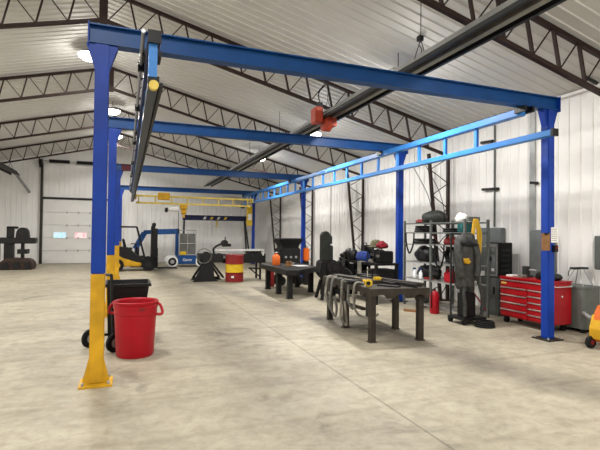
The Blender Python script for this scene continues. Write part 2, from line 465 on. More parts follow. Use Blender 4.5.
# yellow bridge
BY = 20.5
bg = thing('bridge_girder', 'yellow two-chord bridge girder spanning between the crane rails at the far end', 'crane bridge', (2.8, BY, 2.72))
for z, h in ((3.10, .08), (2.80, .08)):
    bm = BM(); box(bm, (RXL+.14, BY-.04, z-h/2), (RXR-.12, BY+.04, z+h/2)); bevel(bm, .006, 1); obj('chord', bm, 'yellow_pale', bg)
for i in range(8):
    x = RXL+.25+i*.68
    bm = BM(); box(bm, (x-.025, BY-.025, 2.83), (x+.025, BY+.025, 3.07)); obj('strut', bm, 'yellow_pale', bg)
for x in (RXL+.13, RXR-.11):
    bm = BM(); box(bm, (x-.03, BY-.3, 2.95), (x+.03, BY+.3, 3.13)); e = obj('end_truck', bm, 'yellow_pale', bg)
    for dy in (-.22, .22):
        bm = BM(); cyl(bm, (x-.032, BY+dy, 3.04), (x+.032, BY+dy, 3.04), .05, 14); obj('truck_wheel', bm, 'black', e)
bm = BM(); box(bm, (1.25, BY-.09, 2.95), (1.75, BY+.09, 3.26)); bevel(bm, .02); obj('drive_box', bm, 'yellow', bg)
# hoist under the bridge
hx = 2.35
ho = thing('chain_hoist', 'white and yellow chain hoist hanging under the yellow bridge girder', 'hoist', (hx, BY, 2.2))
bm = BM(); box(bm, (hx-.16, BY-.12, 2.58), (hx+.16, BY+.12, 2.76)); bevel(bm, .02); obj('trolley', bm, 'yellow', ho)
bm = BM(); cyl(bm, (hx-.10, BY, 2.46), (hx+.10, BY, 2.46), .12, 18); box(bm, (hx-.04, BY-.04, 2.2), (hx+.04, BY+.04, 2.46)); obj('gearbox', bm, 'yellow', ho, None, True)
bm = BM(); lathe(bm, [(.06,-.55),(.12,-.50),(.12,-.1),(.06,-.08)], (hx-.12, BY, 2.58), 16, 'x'); obj('motor', bm, 'white', ho, None, True)
bm = BM(); lathe(bm, [(.05,-.68),(.10,-.65),(.10,-.56),(.05,-.55)], (hx-.12, BY, 2.52), 16, 'x'); obj('brake_cover', bm, 'black', ho, None, True)
bm = BM(); cyl(bm, (hx-.2, BY+.14, 1.7), (hx-.2, BY+.14, 2.6), .012, 6); pc = obj('pendant_cable', bm, 'black', ho)
bm = BM(); box(bm, (hx-.235, BY+.10, 1.5), (hx-.165, BY+.18, 1.72)); obj('pendant', bm, 'black', pc)

# ------------------------------------------------------------------ radiant tube heaters
def heater(x, y0, y1, z, label, burner):
    t = thing('tube_heater', label, 'heater', (x, (y0+y1)/2, z-.1))
    bm = BM(); prism(bm, [(x-.16,y0,z-.05),(x-.145,y0,z-.05),(x-.06,y0,z+.085),(x+.06,y0,z+.085),(x+.145,y0,z-.05),(x+.16,y0,z-.05),(x+.07,y0,z+.10),(x-.07,y0,z+.10)], (0,y1-y0,0))
    obj('reflector', bm, 'galv', t)
    for dx in (-.16, .16):
        bm = BM(); box(bm, (x+dx-.025, y0, z-.095), (x+dx+.025, y1, z-.04)); obj('reflector_lip', bm, 'black', t)
    bm = BM(); cyl(bm, (x, y0+.02, z-.01), (x, y1+.1, z-.01), .05, 16); obj('radiant_tube', bm, 'steel_mill', t, None, True)
    n = 0; y = y0+1.0
    while y < y1:
        zt = roof(x)-.02
        bm = BM()
        for dx in (-.12, .12): cyl(bm, (x+dx, y, z+.0), (x, y, z+.35), .006, 5)
        cyl(bm, (x, y, z+.33), (x, y, zt), .006, 5); obj('hanger_chain', bm, 'black', t)
        y += 3.2
    if burner:
        yb = burner
        bm = BM(); box(bm, (x-.37, yb-.14, z-.20), (x-.20, yb+.14, z+.12)); bevel(bm, .02); b = obj('burner_box', bm, 'red_orange', t, 'red burner box')
        bm = BM(); lathe(bm, [(.08,-.14),(.16,-.12),(.16,.02),(.10,.05)], (x-.02, yb, z-.18), 18, 'x'); 
        box(bm, (x-.14, yb-.14, z-.24), (x+.10, yb+.14, z-.08)); obj('blower', bm, 'red_orange', b, 'red blower housing')
        bm = BM(); box(bm, (x-.30, yb-.1, z+.12), (x-.20, yb+.0, z+.22)); obj('gas_valve', bm, 'black', b)
        bm = BM(); tube(bm, [(x-.24,yb-.05,z+.2),(x-.27,yb-.05,z+.42),(x-.1,yb-.05,z+.62)], .012, 6); obj('gas_hose', bm, 'black', b)
    return t
heater(3.88, 1.2, 23.4, 4.0, 'long grey radiant tube heater with red burner running under the right roof slope', 8.5)
h2 = heater(-4.69, 12.0, 23.5, 4.12, 'black radiant tube heater at the left edge ending near the back wall', None)
bm = BM(); tube(bm, [(-4.69,23.5,4.1),(-4.67,23.8,4.05),(-4.4,24.1,3.6),(-4.25,24.33,3.35)], .06, 10); obj('exhaust_pipe', bm, 'galv', h2, None, True)
for c in h2.children:
    if c.name.startswith('reflector') : c.data.materials[0] = MATS['black']

# ------------------------------------------------------------------ high-bay lights
WATT = 190
def lamp(x, y, z, label, grp='round ceiling lights'):
    t = thing('ceiling_light', label, 'ceiling light', (x, y, z), grp)
    bm = BM(); lathe(bm, [(.05,.14),(.12,.13),(.25,.05),(.265,.03),(.02,.03)], (x,y,z), 20); obj('housing', bm, 'galv', t, None, True)
    bm = BM(); lathe(bm, [(.02,-.09),(.15,-.075),(.23,-.02),(.25,.035),(.02,.036)], (x,y,z), 20); obj('lens', bm, 'lens', t, None, True)
    bm = BM(); cyl(bm, (x,y,z+.13), (x,y,roof(x)-.01), .008, 6); obj('stem', bm, 'black', t)
    L = bpy.data.lights.new('ceiling_light_source', 'AREA'); L.shape = 'DISK'; L.size = .46; L.energy = WATT; L.color = (1, .975, .93)
    o = bpy.data.objects.new('ceiling_light_source', L); COL.objects.link(o); o.parent = t; o.location = (0, 0, -.10)
    L = bpy.data.lights.new('ceiling_light_spill', 'POINT'); L.energy = WATT*.2; L.color = (1, .975, .93); L.shadow_soft_size = .12
    o = bpy.data.objects.new('ceiling_light_spill', L); COL.objects.link(o); o.parent = t; o.location = (0, 0, -.25)
    return t
LY = (1.6, 6.75, 11.2, 16.4, 20.95)
lamp(4.45, 6.85, 4.36, 'ceiling light hidden behind the near crossbeam, right of the tube heater')
lamp(4.60, 11.2, 4.20, 'bright ceiling light under the right slope beneath the red heater burner')
lamp(4.60, 16.4, 4.34, 'ceiling light under the right slope beside the far half of the tube heater')
lamp(-.86, 11.5, 5.60, 'ceiling light just left of the nearest left blue post top')
lamp(-.50, 16.6, 5.62, 'ceiling light showing just right of the nearest left post, above the second crossbeam')
lamp(-.46, 20.9, 5.62, 'small far ceiling light just right of the left posts, below the second crossbeam')
for x, y in ((4.6, 1.6), (-.6, 1.4), (-.6, 6.4), (-5.6, 6.6), (-5.6, 1.4), (-5.6, 11.5), (-5.6, 16.5), (4.6, -3), (-.6, -3.2)):
    lamp(x, y, roof(x)-.38, 'ceiling light in the rows that light the workshop', 'other ceiling lights')
# ceiling bits
bm = BM(); box(bm, (4.36, 6.1, roof(4.4)-.1), (4.44, 6.18, roof(4.4)-.02)); 
ht = thing('ceiling_hook', 'small dark hook with a dangling wire on the ceiling above the near crossbeam', 'hook', (4.4, 6.14, roof(4.4)-.5))
obj('bracket', bm, 'black', ht)
bm = BM(); tube(bm, [(4.4,6.14,roof(4.4)-.1),(4.38,6.14,roof(4.4)-.17),(4.43,6.14,roof(4.4)-.23),(4.41,6.14,roof(4.4)-.38)], .008, 6); obj('wire', bm, 'black', ht)
for (x, y, l) in ((6.75, 5.35, 'upper one of two small grey rods on the ceiling by the right wall'), (7.0, 5.15, 'lower one of two small grey rods on the ceiling nearest the right wall')):
    bm = BM(); d = Vector((.21, 0, -.0525)); p = Vector((x, y, roof(x)-.06)); cyl(bm, p-d*.6, p+d*.6, .03, 10); single('ceiling_rod', l, 'rod', bm, 'cabinet_dark', 'rods by the right eave')

# ------------------------------------------------------------------ trash can + wheeled bin
def brute(x, y):
    t = thing('trash_can', 'round red plastic trash can with side handles beside the yellow post base', 'trash can', (x, y, 0))
    bm = BM(); lathe(bm, [(.0,.02),(.21,.0),(.225,.02),(.250,.50),(.250,.52),(.258,.53),(.258,.60),(.268,.60),(.268,.635),(.262,.64),(.276,.665),(.276,.682),(.262,.688),(.246,.67),(.215,.05),(.0,.045)], (x,y,0), 40, cap=False); obj('body', bm, 'red', t, None, True)
    for i in range(18):
        pass
    for s in (-1, 1):
        a = -.35; d = Vector((math.cos(a), math.sin(a), 0))*s; n = Vector((-d.y, d.x, 0)); c = Vector((x, y, 0))
        bm = BM(); tube(bm, [c+d*.25+n*.03+Vector((0,0,.655)), c+d*.30+n*.02+Vector((0,0,.63)), c+d*.335+Vector((0,0,.56)), c+d*.325-n*.02+Vector((0,0,.52)), c+d*.24-n*.03+Vector((0,0,.525))], .018, 8)
        prism(bm, [c+d*.25+n*.015+Vector((0,0,.70)), c+d*.335+n*.015+Vector((0,0,.66)), c+d*.345+n*.015+Vector((0,0,.57)), c+d*.25+n*.015+Vector((0,0,.54))], -n*.03) if 0 else None
        obj('handle', bm, 'red', t, None, True)
    # dark badge on the rim facing the camera
    bm = BM()
    def badge(t0, t1, z0, z1):
        n = 5; base = math.atan2(-y, -x)
        for i in range(n):
            a, b = base+t0+(t1-t0)*i/n, base+t0+(t1-t0)*(i+1)/n
            r0, r1 = .2625, .267
            pa, pb = Vector((math.cos(a), math.sin(a), 0)), Vector((math.cos(b), math.sin(b), 0)); c = Vector((x,y,0))
            prism(bm, [c+pa*r1*1.025+Vector((0,0,z0)), c+pb*r1*1.025+Vector((0,0,z0)), c+pb*r1*1.025+Vector((0,0,z1)), c+pa*r1*1.025+Vector((0,0,z1))], -pa*.012)
    badge(.12, .46, .608, .625); badge(.17, .36, .588, .604)
    obj('badge', bm, 'red_dark', t, 'small dark mark under the rim')
brute(.13, 6.12)

bx, by = -.02, 6.95
t = thing('wheeled_bin', 'black open wheeled bin standing behind the red trash can', 'bin', (bx, by, 0))
bm = BM()
def ring(cx, cy, hx, hy, z): return [(cx-hx,cy-hy,z),(cx+hx,cy-hy,z),(cx+hx,cy+hy,z),(cx-hx,cy+hy,z)]
def loft(bm, rings, cap0=True, cap1=True):
    R = [[bm.verts.new(p) for p in r] for r in rings]
    for a, b in zip(R, R[1:]):
        n = len(a)
        for k in range(n): bm.faces.new((a[k], a[(k+1)%n], b[(k+1)%n], b[k]))
    if cap0: bm.faces.new(R[0][::-1])
    if cap1: bm.faces.new(R[-1])
    return bm
loft(bm, [ring(bx+.02,by,.21,.24,.10), ring(bx+.06,by,.27,.30,.80), ring(bx+.06,by,.30,.33,.80), ring(bx+.06,by,.30,.33,.84), ring(bx+.06,by,.27,.30,.84), ring(bx+.02,by,.19,.22,.16)])
obj('tub', bm, 'black_plastic', t)
bm = BM(); cyl(bm, (-.44, 6.70, .12), (-.10, 6.32, .12), .012, 10); ax = obj('axle', bm, 'chrome', t, 'bright steel axle')
dv = Vector((.34, -.38, 0)).normalized()
for p in (Vector((-.43, 6.70, .12)), Vector((-.12, 6.34, .12))):
    bm = BM(); cyl(bm, p-dv*.025, p+dv*.025, .12, 24); bevel(bm, .01, 2); w = obj('wheel', bm, 'rubber', ax, None, True)
    bm = BM(); cyl(bm, p-dv*.03, p+dv*.03, .06, 16); obj('wheel_hub', bm, 'galv', ax, None, True)
bm = BM(); tube(bm, [(-.13,6.36,.12),(-.15,6.40,.5),(-.17,6.42,.98)], .02, 8, False); obj('frame_upright', bm, 'black', t)
bm = BM(); tube(bm, [(-.40,6.76,.12),(-.40,6.80,.5),(-.40,6.82,.98),(-.17,6.42,.98)], .02, 8, False); obj('frame_upright', bm, 'black', t)
bm = BM(); bar(bm, (-.36,6.75,.14), (bx+.1,by+.05,.11), .05, .03); bar(bm, (-.14,6.40,.14), (bx+.15,by-.15,.11), .05, .03); obj('foot_bracket', bm, 'black', t)
bm = BM(); box(bm, (bx+.10, by-.15, 0), (bx+.18, by+.15, .105)); obj('foot', bm, 'black', t)

# ------------------------------------------------------------------ welding tables
def leg_bm(x, y, z, w=.05):
    bm = BM(); box(bm, (x-w, y-w, .012), (x+w, y+w, z)); box(bm, (x-w-.015, y-w-.015, 0), (x+w+.015, y+w+.015, .012)); return bm
# near table
NT = thing('welding_table', 'near dark steel welding table with notched front edge and hoses hanging off its left end', 'table', (3.8, 6.6, 0), 'steel welding tables')
LEGS = ((3.33,5.76),(4.08,5.66),(4.17,6.45),(4.26,7.49),(3.44,6.81),(3.49,7.55))
for x, y in LEGS: obj('leg', leg_bm(x, y, .66, .042), 'steel_mill', NT)
top = [(3.24,5.64),(4.15,5.52),(4.36,7.58),(3.40,7.68)]
bm = BM(); prism(bm, [(x,y,.755) for x,y in top], (0,0,.025)); obj('tabletop', bm, 'steel_mill', NT)
def apron(p, q, name='apron', notch=True):
    p, q = Vector((*p,0)), Vector((*q,0)); d = q-p; L = d.length; d.normalize(); n = Vector((d.y,-d.x,0))
    pts = [p+Vector((0,0,.755)), p+Vector((0,0,.64))]
    if notch:
        k = max(2, int(L/.26)); 
        for i in range(k):
            c = (i+.5)*L/k; r = min(.09, L/k*.36)
            for j in range(9):
                a = PI-PI*j/8
                pts.append(p+d*(c+r*math.cos(a))+Vector((0,0,.64+.055*math.sin(a))))
    pts += [q+Vector((0,0,.64)), q+Vector((0,0,.755))]
    bm = BM(); prism(bm, pts, -n*.02); return obj(name, bm, 'steel_mill', NT)
apron(top[0], top[1]); apron(top[1], top[2]); apron(top[2], top[3]); apron(top[3], top[0])
bm = BM()
box(bm, (3.36,6.1,.40), (3.42,7.5,.44)); box(bm, (4.14,6.45,.40), (4.2,7.4,.44)) if 0 else None
obj('side_rail', bm, 'steel_mill', NT)
# work on the near table
def onbar(p, q, w, h, name, label, m, cat='steel bar', z0=.781, grp=None):
    bm = BM(); bar(bm, (p[0],p[1],z0+h/2), (q[0],q[1],z0+h/2), w, h); bevel(bm, .004, 1); return single(name, label, cat, bm, m, grp)
onbar((3.55,7.45),(3.72,6.22),.16,.05,'steel_channel','wide dark steel channel lying along the left side of the near table','steel_mill')
onbar((3.90,7.1),(4.16,5.72),.10,.05,'steel_tube','long grey square tube lying along the right side of the near table','steel_mill')
onbar((3.78,6.9),(3.86,6.0),.08,.035,'steel_flat','thin flat steel bar in the middle of the near table','steel_dark')
def tapebox(x, y):
    t = thing('tape_measure', 'yellow tape measure near the front left corner of the near table', 'tape measure', (x,y,.781))
    bm = BM(); box(bm, (x-.055,y-.04,.781), (x+.055,y+.04,.885)); bevel(bm,.02,3); obj('case', bm, 'yellow_bright', t, None, True)
    bm = BM(); cyl(bm, (x-.02,y-.043,.835), (x-.02,y+.043,.835), .03, 16); obj('hub', bm, 'black', t)
    bm = BM(); box(bm, (x-.075,y-.012,.783), (x-.05,y+.012,.80)); obj('hook', bm, 'chrome', t)
onbar((3.88,6.30),(3.98,5.60),.05,.05,'steel_angle','short dark steel bar at the front right corner of the near table','steel_dark')
onbar((3.58,6.0),(3.76,5.72),.12,.02,'steel_plate','small flat steel plate near the front edge of the near table','steel_dark','steel plate')
onbar((3.98,7.35),(4.12,6.95),.14,.06,'steel_block','dark steel block at the far end of the near table','steel_dark','steel block')
tapebox(3.36, 5.92)
t = thing('angle_grinder', 'black and yellow angle grinder left of the yellow tape measure', 'grinder', (3.33,6.25,.781))
bm = BM(); lathe(bm, [(.028,-.16),(.036,-.15),(.036,.08),(.026,.10)], (3.33,6.25,.82), 14, 'x'); obj('body', bm, 'black', t, None, True)
bm = BM(); lathe(bm, [(.02,.10),(.034,.11),(.034,.17),(.02,.18)], (3.33,6.25,.82), 14, 'x'); obj('gear_head', bm, 'yellow', t, None, True)
bm = BM(); cyl(bm, (3.47,6.25,.784), (3.47,6.25,.79), .06, 20); obj('disc', bm, 'steel_dark', t)
for i, (x, y, s, l) in enumerate(((3.72,6.28,.06,'yellow block on the channel behind the tape measure'),(3.98,6.62,.05,'small yellow block far back on the near table'),(3.62,6.75,.05,'pale yellow block beside the wide channel'))):
    bm = BM(); z = .782 if i else .832
    box(bm, (x-s,y-s*.6,z), (x+s,y+s*.6,z+.05)); bevel(bm,.012,2); single('yellow_block', l, 'block', bm, 'yellow_bright' if i < 2 else 'yellow_pale', 'yellow blocks on the near table')
t = thing('bar_clamp', 'steel clamp standing up on the near table behind the yellow tape measure', 'clamp', (3.72,6.62,.781))
bm = BM(); bar(bm, (3.93,6.80,.79),(3.93,6.80,.96),.03,.015); bar(bm,(3.93,6.80,.95),(3.83,6.80,.95),.03,.02); obj('frame', bm,'steel_dark',t)
bm = BM(); cyl(bm,(3.84,6.80,.83),(3.84,6.80,1.0),.01,8); obj('screw',bm,'chrome',t)
# hoses draped off the left end
hz = ((3.28,6.62,'pale welding hose looped off the left edge of the near table, nearest its front leg','hose_pale',0),
      (3.24,6.90,'grey welding cable looped low off the left edge of the near table','hose_grey',.10),
      (3.30,7.22,'pale hose hanging beside the second leg of the near table','hose_pale',.16),
      (3.27,6.36,'short grey hose hooked over the left edge of the near table with a curled tip','hose_grey',.30))
for i, (x, y, l, m, dz) in enumerate(hz):
    bm = BM()
    rg = random.Random(40+i); j = lambda q: rg.uniform(-q, q)
    tube(bm, [(x+.17,y+j(.04),.803),(x+.10,y,.803),(x-.01,y-.02,.80),(x-.055+j(.02),y-.05,.55),(x-.04+j(.03),y-.07+j(.03),.24+dz),(x-.02+j(.03),y-.13,.11+dz),(x-.03+j(.03),y-.19,.26+dz),(x-.05,y-.16+j(.03),.50+dz*.4)], .020, 8)
    single('welding_hose', l, 'hose', bm, m, 'hoses hanging off the near table', True)
bm = BM(); tube(bm, [(3.42,6.15,.80),(3.26,6.15,.80),(3.22,6.12,.55),(3.26,6.06,.36),(3.42,5.98,.30),(3.55,5.95,.36)], .018, 8)
single('torch_lead', 'thin dark torch lead curving down under the front left of the near table', 'cable', bm, 'hose_pale', None, True)

# far table
FT = thing('welding_table', 'far black steel welding table with clipped corner in front of the welder', 'table', (4.2, 11.3, 0), 'steel welding tables')
for x, y in ((3.66,10.2),(3.68,11.1),(3.72,12.18),(4.62,11.23),(4.66,12.35)): obj('leg', leg_bm(x, y, .58, .06), 'black', FT)
ft = [(3.52,10.02),(3.80,10.0),(4.72,10.95),(4.82,12.5),(3.56,12.4)]
bm = BM(); prism(bm, [(x,y,.66) for x,y in ft], (0,0,.03)); obj('tabletop', bm, 'steel_dark', FT)
bm = BM()
for a, b in zip(ft, ft[1:]+ft[:1]): bar(bm, (*a,.615), (*b,.615), .03, .095)
obj('apron', bm, 'black', FT)
# items on far table
t = thing('orange_bottle', 'bright orange gas bottle standing on the far table, left of the welder', 'bottle', (3.86,11.9,.69))
bm = BM(); lathe(bm, [(.0,.0),(.10,.0),(.11,.02),(.11,.22),(.07,.28),(.04,.29),(.04,.32),(.0,.32)], (3.86,11.9,.69), 20, cap=False); obj('body', bm, 'orange', t, None, True)
bm = BM(); torus(bm, (3.86,11.9,1.03), .05, .012); cyl(bm,(3.86,11.9,1.0),(3.86,11.9,1.05),.025,10); obj('valve', bm, 'galv', t)
t = thing('bench_vise', 'small brass coloured vise on the far table before the welder', 'vise', (4.02,11.35,.69))
bm = BM(); box(bm,(3.94,11.28,.69),(4.10,11.42,.73)); box(bm,(3.97,11.30,.73),(4.03,11.40,.82)); obj('body',bm,'board_brown',t)
bm = BM(); box(bm,(4.06,11.30,.73),(4.11,11.40,.82)); obj('jaw',bm,'board_brown',t)
bm = BM(); cyl(bm,(4.11,11.35,.77),(4.2,11.35,.77),.012,8); obj('screw',bm,'galv',t)
bm = BM(); box(bm,(4.2,11.1,.691),(4.55,11.6,.70)); single('steel_plate','thin bright steel plate lying on the far table top','plate',bm,'steel_pale')

# welder behind far table (black, on wheels)
t = thing('welder', 'black engine welder with flared top on wheels behind the far table', 'welding machine', (4.6,13.1,0))
wx, wy = 4.62, 13.1
bm = BM(); box(bm,(wx-.32,wy-.28,.42),(wx+.32,wy+.28,1.12)); bevel(bm,.03); obj('case',bm,'black',t)
bm = BM(); loft(bm,[ring(wx,wy,.26,.24,1.10),ring(wx,wy,.27,.25,1.18),ring(wx,wy,.38,.3,1.36),ring(wx,wy,.38,.3,1.41)]); obj('hood',bm,'black_plastic',t)
bm = BM(); box(bm,(wx-.26,wy-.295,.62),(wx+.26,wy-.275,.98)); p = obj('front_panel',bm,'steel_dark',t)
for i in range(3):
    bm = BM(); cyl(bm,(wx-.16+i*.16,wy-.31,.85),(wx-.16+i*.16,wy-.29,.85),.035,14); obj('dial',bm,'galv',p)
bm = BM(); box(bm,(wx-.36,wy-.3,.36),(wx+.36,wy+.3,.42)); obj('frame',bm,'black',t)
for dx in (-.28,.28):
    for dy in (-.24,.24):
        bm = BM(); cyl(bm,(wx+dx,wy+dy-.03,.14),(wx+dx,wy+dy+.03,.14),.14,20); obj('wheel',bm,'rubber',t,None,True)
        bm = BM(); box(bm,(wx+dx-.03,wy+dy-.035,.14),(wx+dx+.03,wy+dy+.035,.37)); obj('wheel_fork',bm,'black',t)
t = thing('orange_toolbox', 'upright orange case leaning at the right side of the black welder', 'case', (5.12,12.9,0))
bm = BM(); box(bm,(5.06,12.8,.72),(5.22,13.0,1.12)); bevel(bm,.03); obj('case',bm,'orange',t)
bm = BM(); box(bm,(5.07,12.82,0),(5.21,12.98,.72)); obj('stand',bm,'black',t)
bm = BM(); tube(bm,[(5.10,12.9,1.11),(5.11,12.9,1.17),(5.17,12.9,1.17),(5.18,12.9,1.11)],.012,6); obj('handle',bm,'black',t)
bm = BM(); lathe(bm,[(.0,.0),(.12,.0),(.12,.50),(.06,.60),(.04,.62),(.0,.63)],(3.98,12.8,0),18,cap=False); single('gas_cylinder','dark red gas cylinder on the floor behind the far table legs','gas cylinder',bm,'red_dark',None,True)

# tall bender between the tables
t = thing('tube_bender', 'dark machine with a tall round-topped upright between the two tables', 'machine', (4.5,9.95,0))
X0, Y1 = 4.46, 9.95
bm = BM(); 
pts = [(X0-.11,Y1-.06,.85)]+[(X0-.11+.0,Y1-.06,1.5)]+[(X0+.11*math.cos(a)-.0,Y1-.06,1.5+.12*math.sin(a)) for a in [PI*.9,PI*.7,PI*.5,PI*.3,PI*.1]]+[(X0+.11,Y1-.06,1.5),(X0+.11,Y1-.06,.85)]
prism(bm,pts,(0,.14,0)); obj('upright',bm,'olive',t)
bm = BM(); prism(bm,[(X0-.2,Y1-.18,.62),(X0-.16,Y1-.18,.92),(X0+.16,Y1-.18,.95),(X0+.46,Y1-.18,.76),(X0+.6,Y1-.18,.55),(X0+.5,Y1-.18,.44),(X0,Y1-.18,.42)],(0,.36,0)); bevel(bm,.03); obj('body',bm,'black',t)
for (a, b) in (((X0-.08,Y1-.1,.45),(X0-.16,Y1-.2,0)),((X0+.28,Y1-.1,.45),(X0+.34,Y1-.2,0)),((X0-.05,Y1+.12,.45),(X0-.1,Y1+.3,0)),((X0+.3,Y1+.12,.45),(X0+.4,Y1+.3,0))):
    bm = BM(); bar(bm,a,b,.06,.06); obj('leg',bm,'black',t)
bm = BM(); cyl(bm,(X0+.1,Y1-.19,.75),(X0+.1,Y1-.30,.75),.15,20); cyl(bm,(X0+.1,Y1-.30,.75),(X0+.1,Y1-.34,.75),.06,14); obj('bending_die',bm,'steel_dark',t,None,True)
bm = BM(); tube(bm,[(X0+.4,Y1-.1,.75),(X0+.55,Y1-.15,.68),(X0+.61,Y1-.2,.58)],.035,8); obj('handle',bm,'steel_dark',t)
bm = BM(); box(bm,(4.60,10.32,0),(4.85,10.57,1.27)); bevel(bm,.02); single('steel_case','tall dark case standing just left behind the round-topped machine','case',bm,'cabinet_dark')

# ------------------------------------------------------------------ cluttered bench behind the near table
BX0,BX1,BY0,BY1 = 5.14,5.74,8.75,10.45
t = thing('work_bench','black steel bench piled with gear between the middle right blue post and the far table','bench',(5.3,10.1,0))
bm = BM(); box(bm,(BX0,BY0,.86),(BX1,BY1,.91)); obj('bench_top',bm,'black',t)
for x in (BX0+.04,BX1-.04):
    for y in (BY0+.04,BY1-.04):
        bm = BM(); box(bm,(x-.03,y-.03,0),(x+.03,y+.03,.86)); obj('leg',bm,'black',t)
bm = BM(); box(bm,(BX0+.02,BY0+.02,.22),(BX1-.02,BY1-.02,.25)); obj('lower_shelf',bm,'black',t)
for i, (y, w, h, l, m) in enumerate(((9.0,.40,.52,'black crate on the lower shelf of the cluttered bench, nearest of three','black'),(9.55,.52,.46,'dark grey crate in the middle of the lower bench shelf','cabinet_dark'),(10.12,.48,.56,'black crate at the far end of the lower bench shelf','black'))):
    bm = BM(); box(bm,(BX0+.06,y-w/2,.251),(BX1-.08,y+w/2,.251+h)); box(bm,(BX0+.04,y-w/2-.015,.251+h-.04),(BX1-.06,y+w/2+.015,.251+h)); single('crate',l,'crate',bm,m,'crates under the bench')
bm = BM(); blob(bm,(5.30,9.62,1.005),(.14,.26,.16),3,.14); single('work_jacket','crumpled dark blue cloth lying on the cluttered bench','cloth',bm,'cloth_blue',None,True)
bm = BM(); lathe(bm,[(.0,.0),(.20,.0),(.20,.015),(.135,.03),(.13,.10),(.09,.16),(.0,.185)],(5.55,9.45,1.254),20,cap=False); single('bucket_hat','khaki domed hat on top of the dark blue cloth','hat',bm,'khaki',None,True)
bm = BM(); blob(bm,(5.40,8.92,1.30),(.13,.13,.10),8,.2); single('red_bag','dark red bag on the bench close to the middle right blue post','bag',bm,'cloth_red',None,True)
bm = BM(); torus(bm,(5.23,9.12,1.08),.15,.016,'x'); single('cable_loop','black cable loop standing beside the dark red bag','cable',bm,'rubber',None,True)
bm = BM(); box(bm,(5.18,9.02,.912),(5.26,9.18,.99)); bevel(bm,.02); single('pale_box','small pale box under the cable loop on the cluttered bench','box',bm,'hose_pale')
def helmet(x,y,z,l):
    t = thing('welding_helmet',l,'helmet',(x,y,z),'welding helmets')
    bm = BM(); lathe(bm,[(.0,.0),(.11,.0),(.13,.06),(.13,.16),(.10,.24),(.05,.28),(.0,.29)],(x,y,z),18,cap=False); obj('shell',bm,'black_plastic',t,None,True)
    bm = BM(); box(bm,(x-.145,y-.06,z+.13),(x-.11,y+.06,z+.20)); obj('visor',bm,'steel_dark',t)
helmet(5.28,10.08,.91,'black welding helmet on the bench left of the blue cloth')
helmet(5.30,10.33,.91,'black welding helmet at the far end of the cluttered bench')
t = thing('cable_pile','heap of coiled black cable on the floor at the far left of the cluttered bench','cable',(5.4,10.8,0))
for k in range(11):
    bm = BM(); torus(bm,(5.40+.02*math.sin(k*2.1),10.82+.02*math.cos(k*1.7),.05+k*.095),.27-.018*k,.048,'z',20,8); obj('coil',bm,'rubber',t,None,True)
def feeder(x0,x1,y0,y1,h,l):
    t = thing('wire_feeder',l,'welding machine',((x0+x1)/2,(y0+y1)/2,.91),'black machines on the bench')
    bm = BM(); box(bm,(x0,y0,.911),(x1,y1,.911+h)); bevel(bm,.02); obj('case',bm,'black',t)
    bm = BM(); box(bm,(x0-.012,y0+.04,.95),(x0+.002,y1-.04,.90+h)); p = obj('front_panel',bm,'steel_dark',t)
    for k in range(2):
        bm = BM(); cyl(bm,(x0-.03,y0+(y1-y0)*(.35+.3*k),.93+h*.5),(x0-.01,y0+(y1-y0)*(.35+.3*k),.93+h*.5),.03,12); obj('dial',bm,'hose_grey',p)
    bm = BM(); tube(bm,[(x0+.05,y0+.06,.90+h),(x0+.05,y0+.06,.96+h),(x0+.05,y1-.06,.96+h),(x0+.05,y1-.06,.90+h)],.012,6,False); obj('handle',bm,'black',t)
feeder(5.30,5.62,8.78,9.04,.27,'black machine under the dark red bag, close to the middle right blue post')
feeder(5.47,5.70,9.26,9.62,.28,'black machine under the khaki hat on the cluttered bench')
feeder(5.44,5.68,9.72,10.0,.38,'tall black machine behind the helmets on the cluttered bench')
for i,(x,y,h,l,m) in enumerate(((5.115,9.45,.55,'pale rag hanging over the front edge of the bench, nearest','hose_pale'),(5.115,10.3,.4,'grey rag hanging over the front edge of the bench further back','grey_cloth'))):
    bm = BM(); box(bm,(x-.012,y-.08,.91-h),(x+.012,y+.08,.92)); box(bm,(x-.012,y-.08,.912),(x+.14,y+.08,.925)); single('rag',l,'rag',bm,m,'rags on the bench')

# ------------------------------------------------------------------ storage rack
RX0,RX1 = 5.87,6.42
RY0,RY1 = 6.78,8.72
t = thing('storage_rack','open grey steel storage rack loaded with hoses and gear beside the middle right blue post','rack',(6.15,7.75,0))
ZS = (.10,.62,.98,1.36,1.61,1.81)
for y in (RY0,7.78,RY1):
    for x in (RX0,RX1):
        bm = BM(); box(bm,(x-.02,y-.022,0),(x+.02,y+.022,1.86)); obj('upright',bm,'cabinet',t)
for z in ZS:
    bm = BM(); box(bm,(RX0-.01,RY0,z-.025),(RX0+.015,RY1,z)); box(bm,(RX1-.015,RY0,z-.025),(RX1+.01,RY1,z))
    for k in range(12):
        y = RY0+(RY1-RY0)*(k+.5)/12; box(bm,(RX0,y-.02,z-.012),(RX1,y+.02,z-.002))
    obj('shelf',bm,'galv' if z<1.5 else 'cabinet',t)
bm = BM(); bar(bm,(RX1,RY0,.1),(RX1,RY1,1.8),.02,.02); obj('brace',bm,'red_dark',t,'dark red diagonal brace')
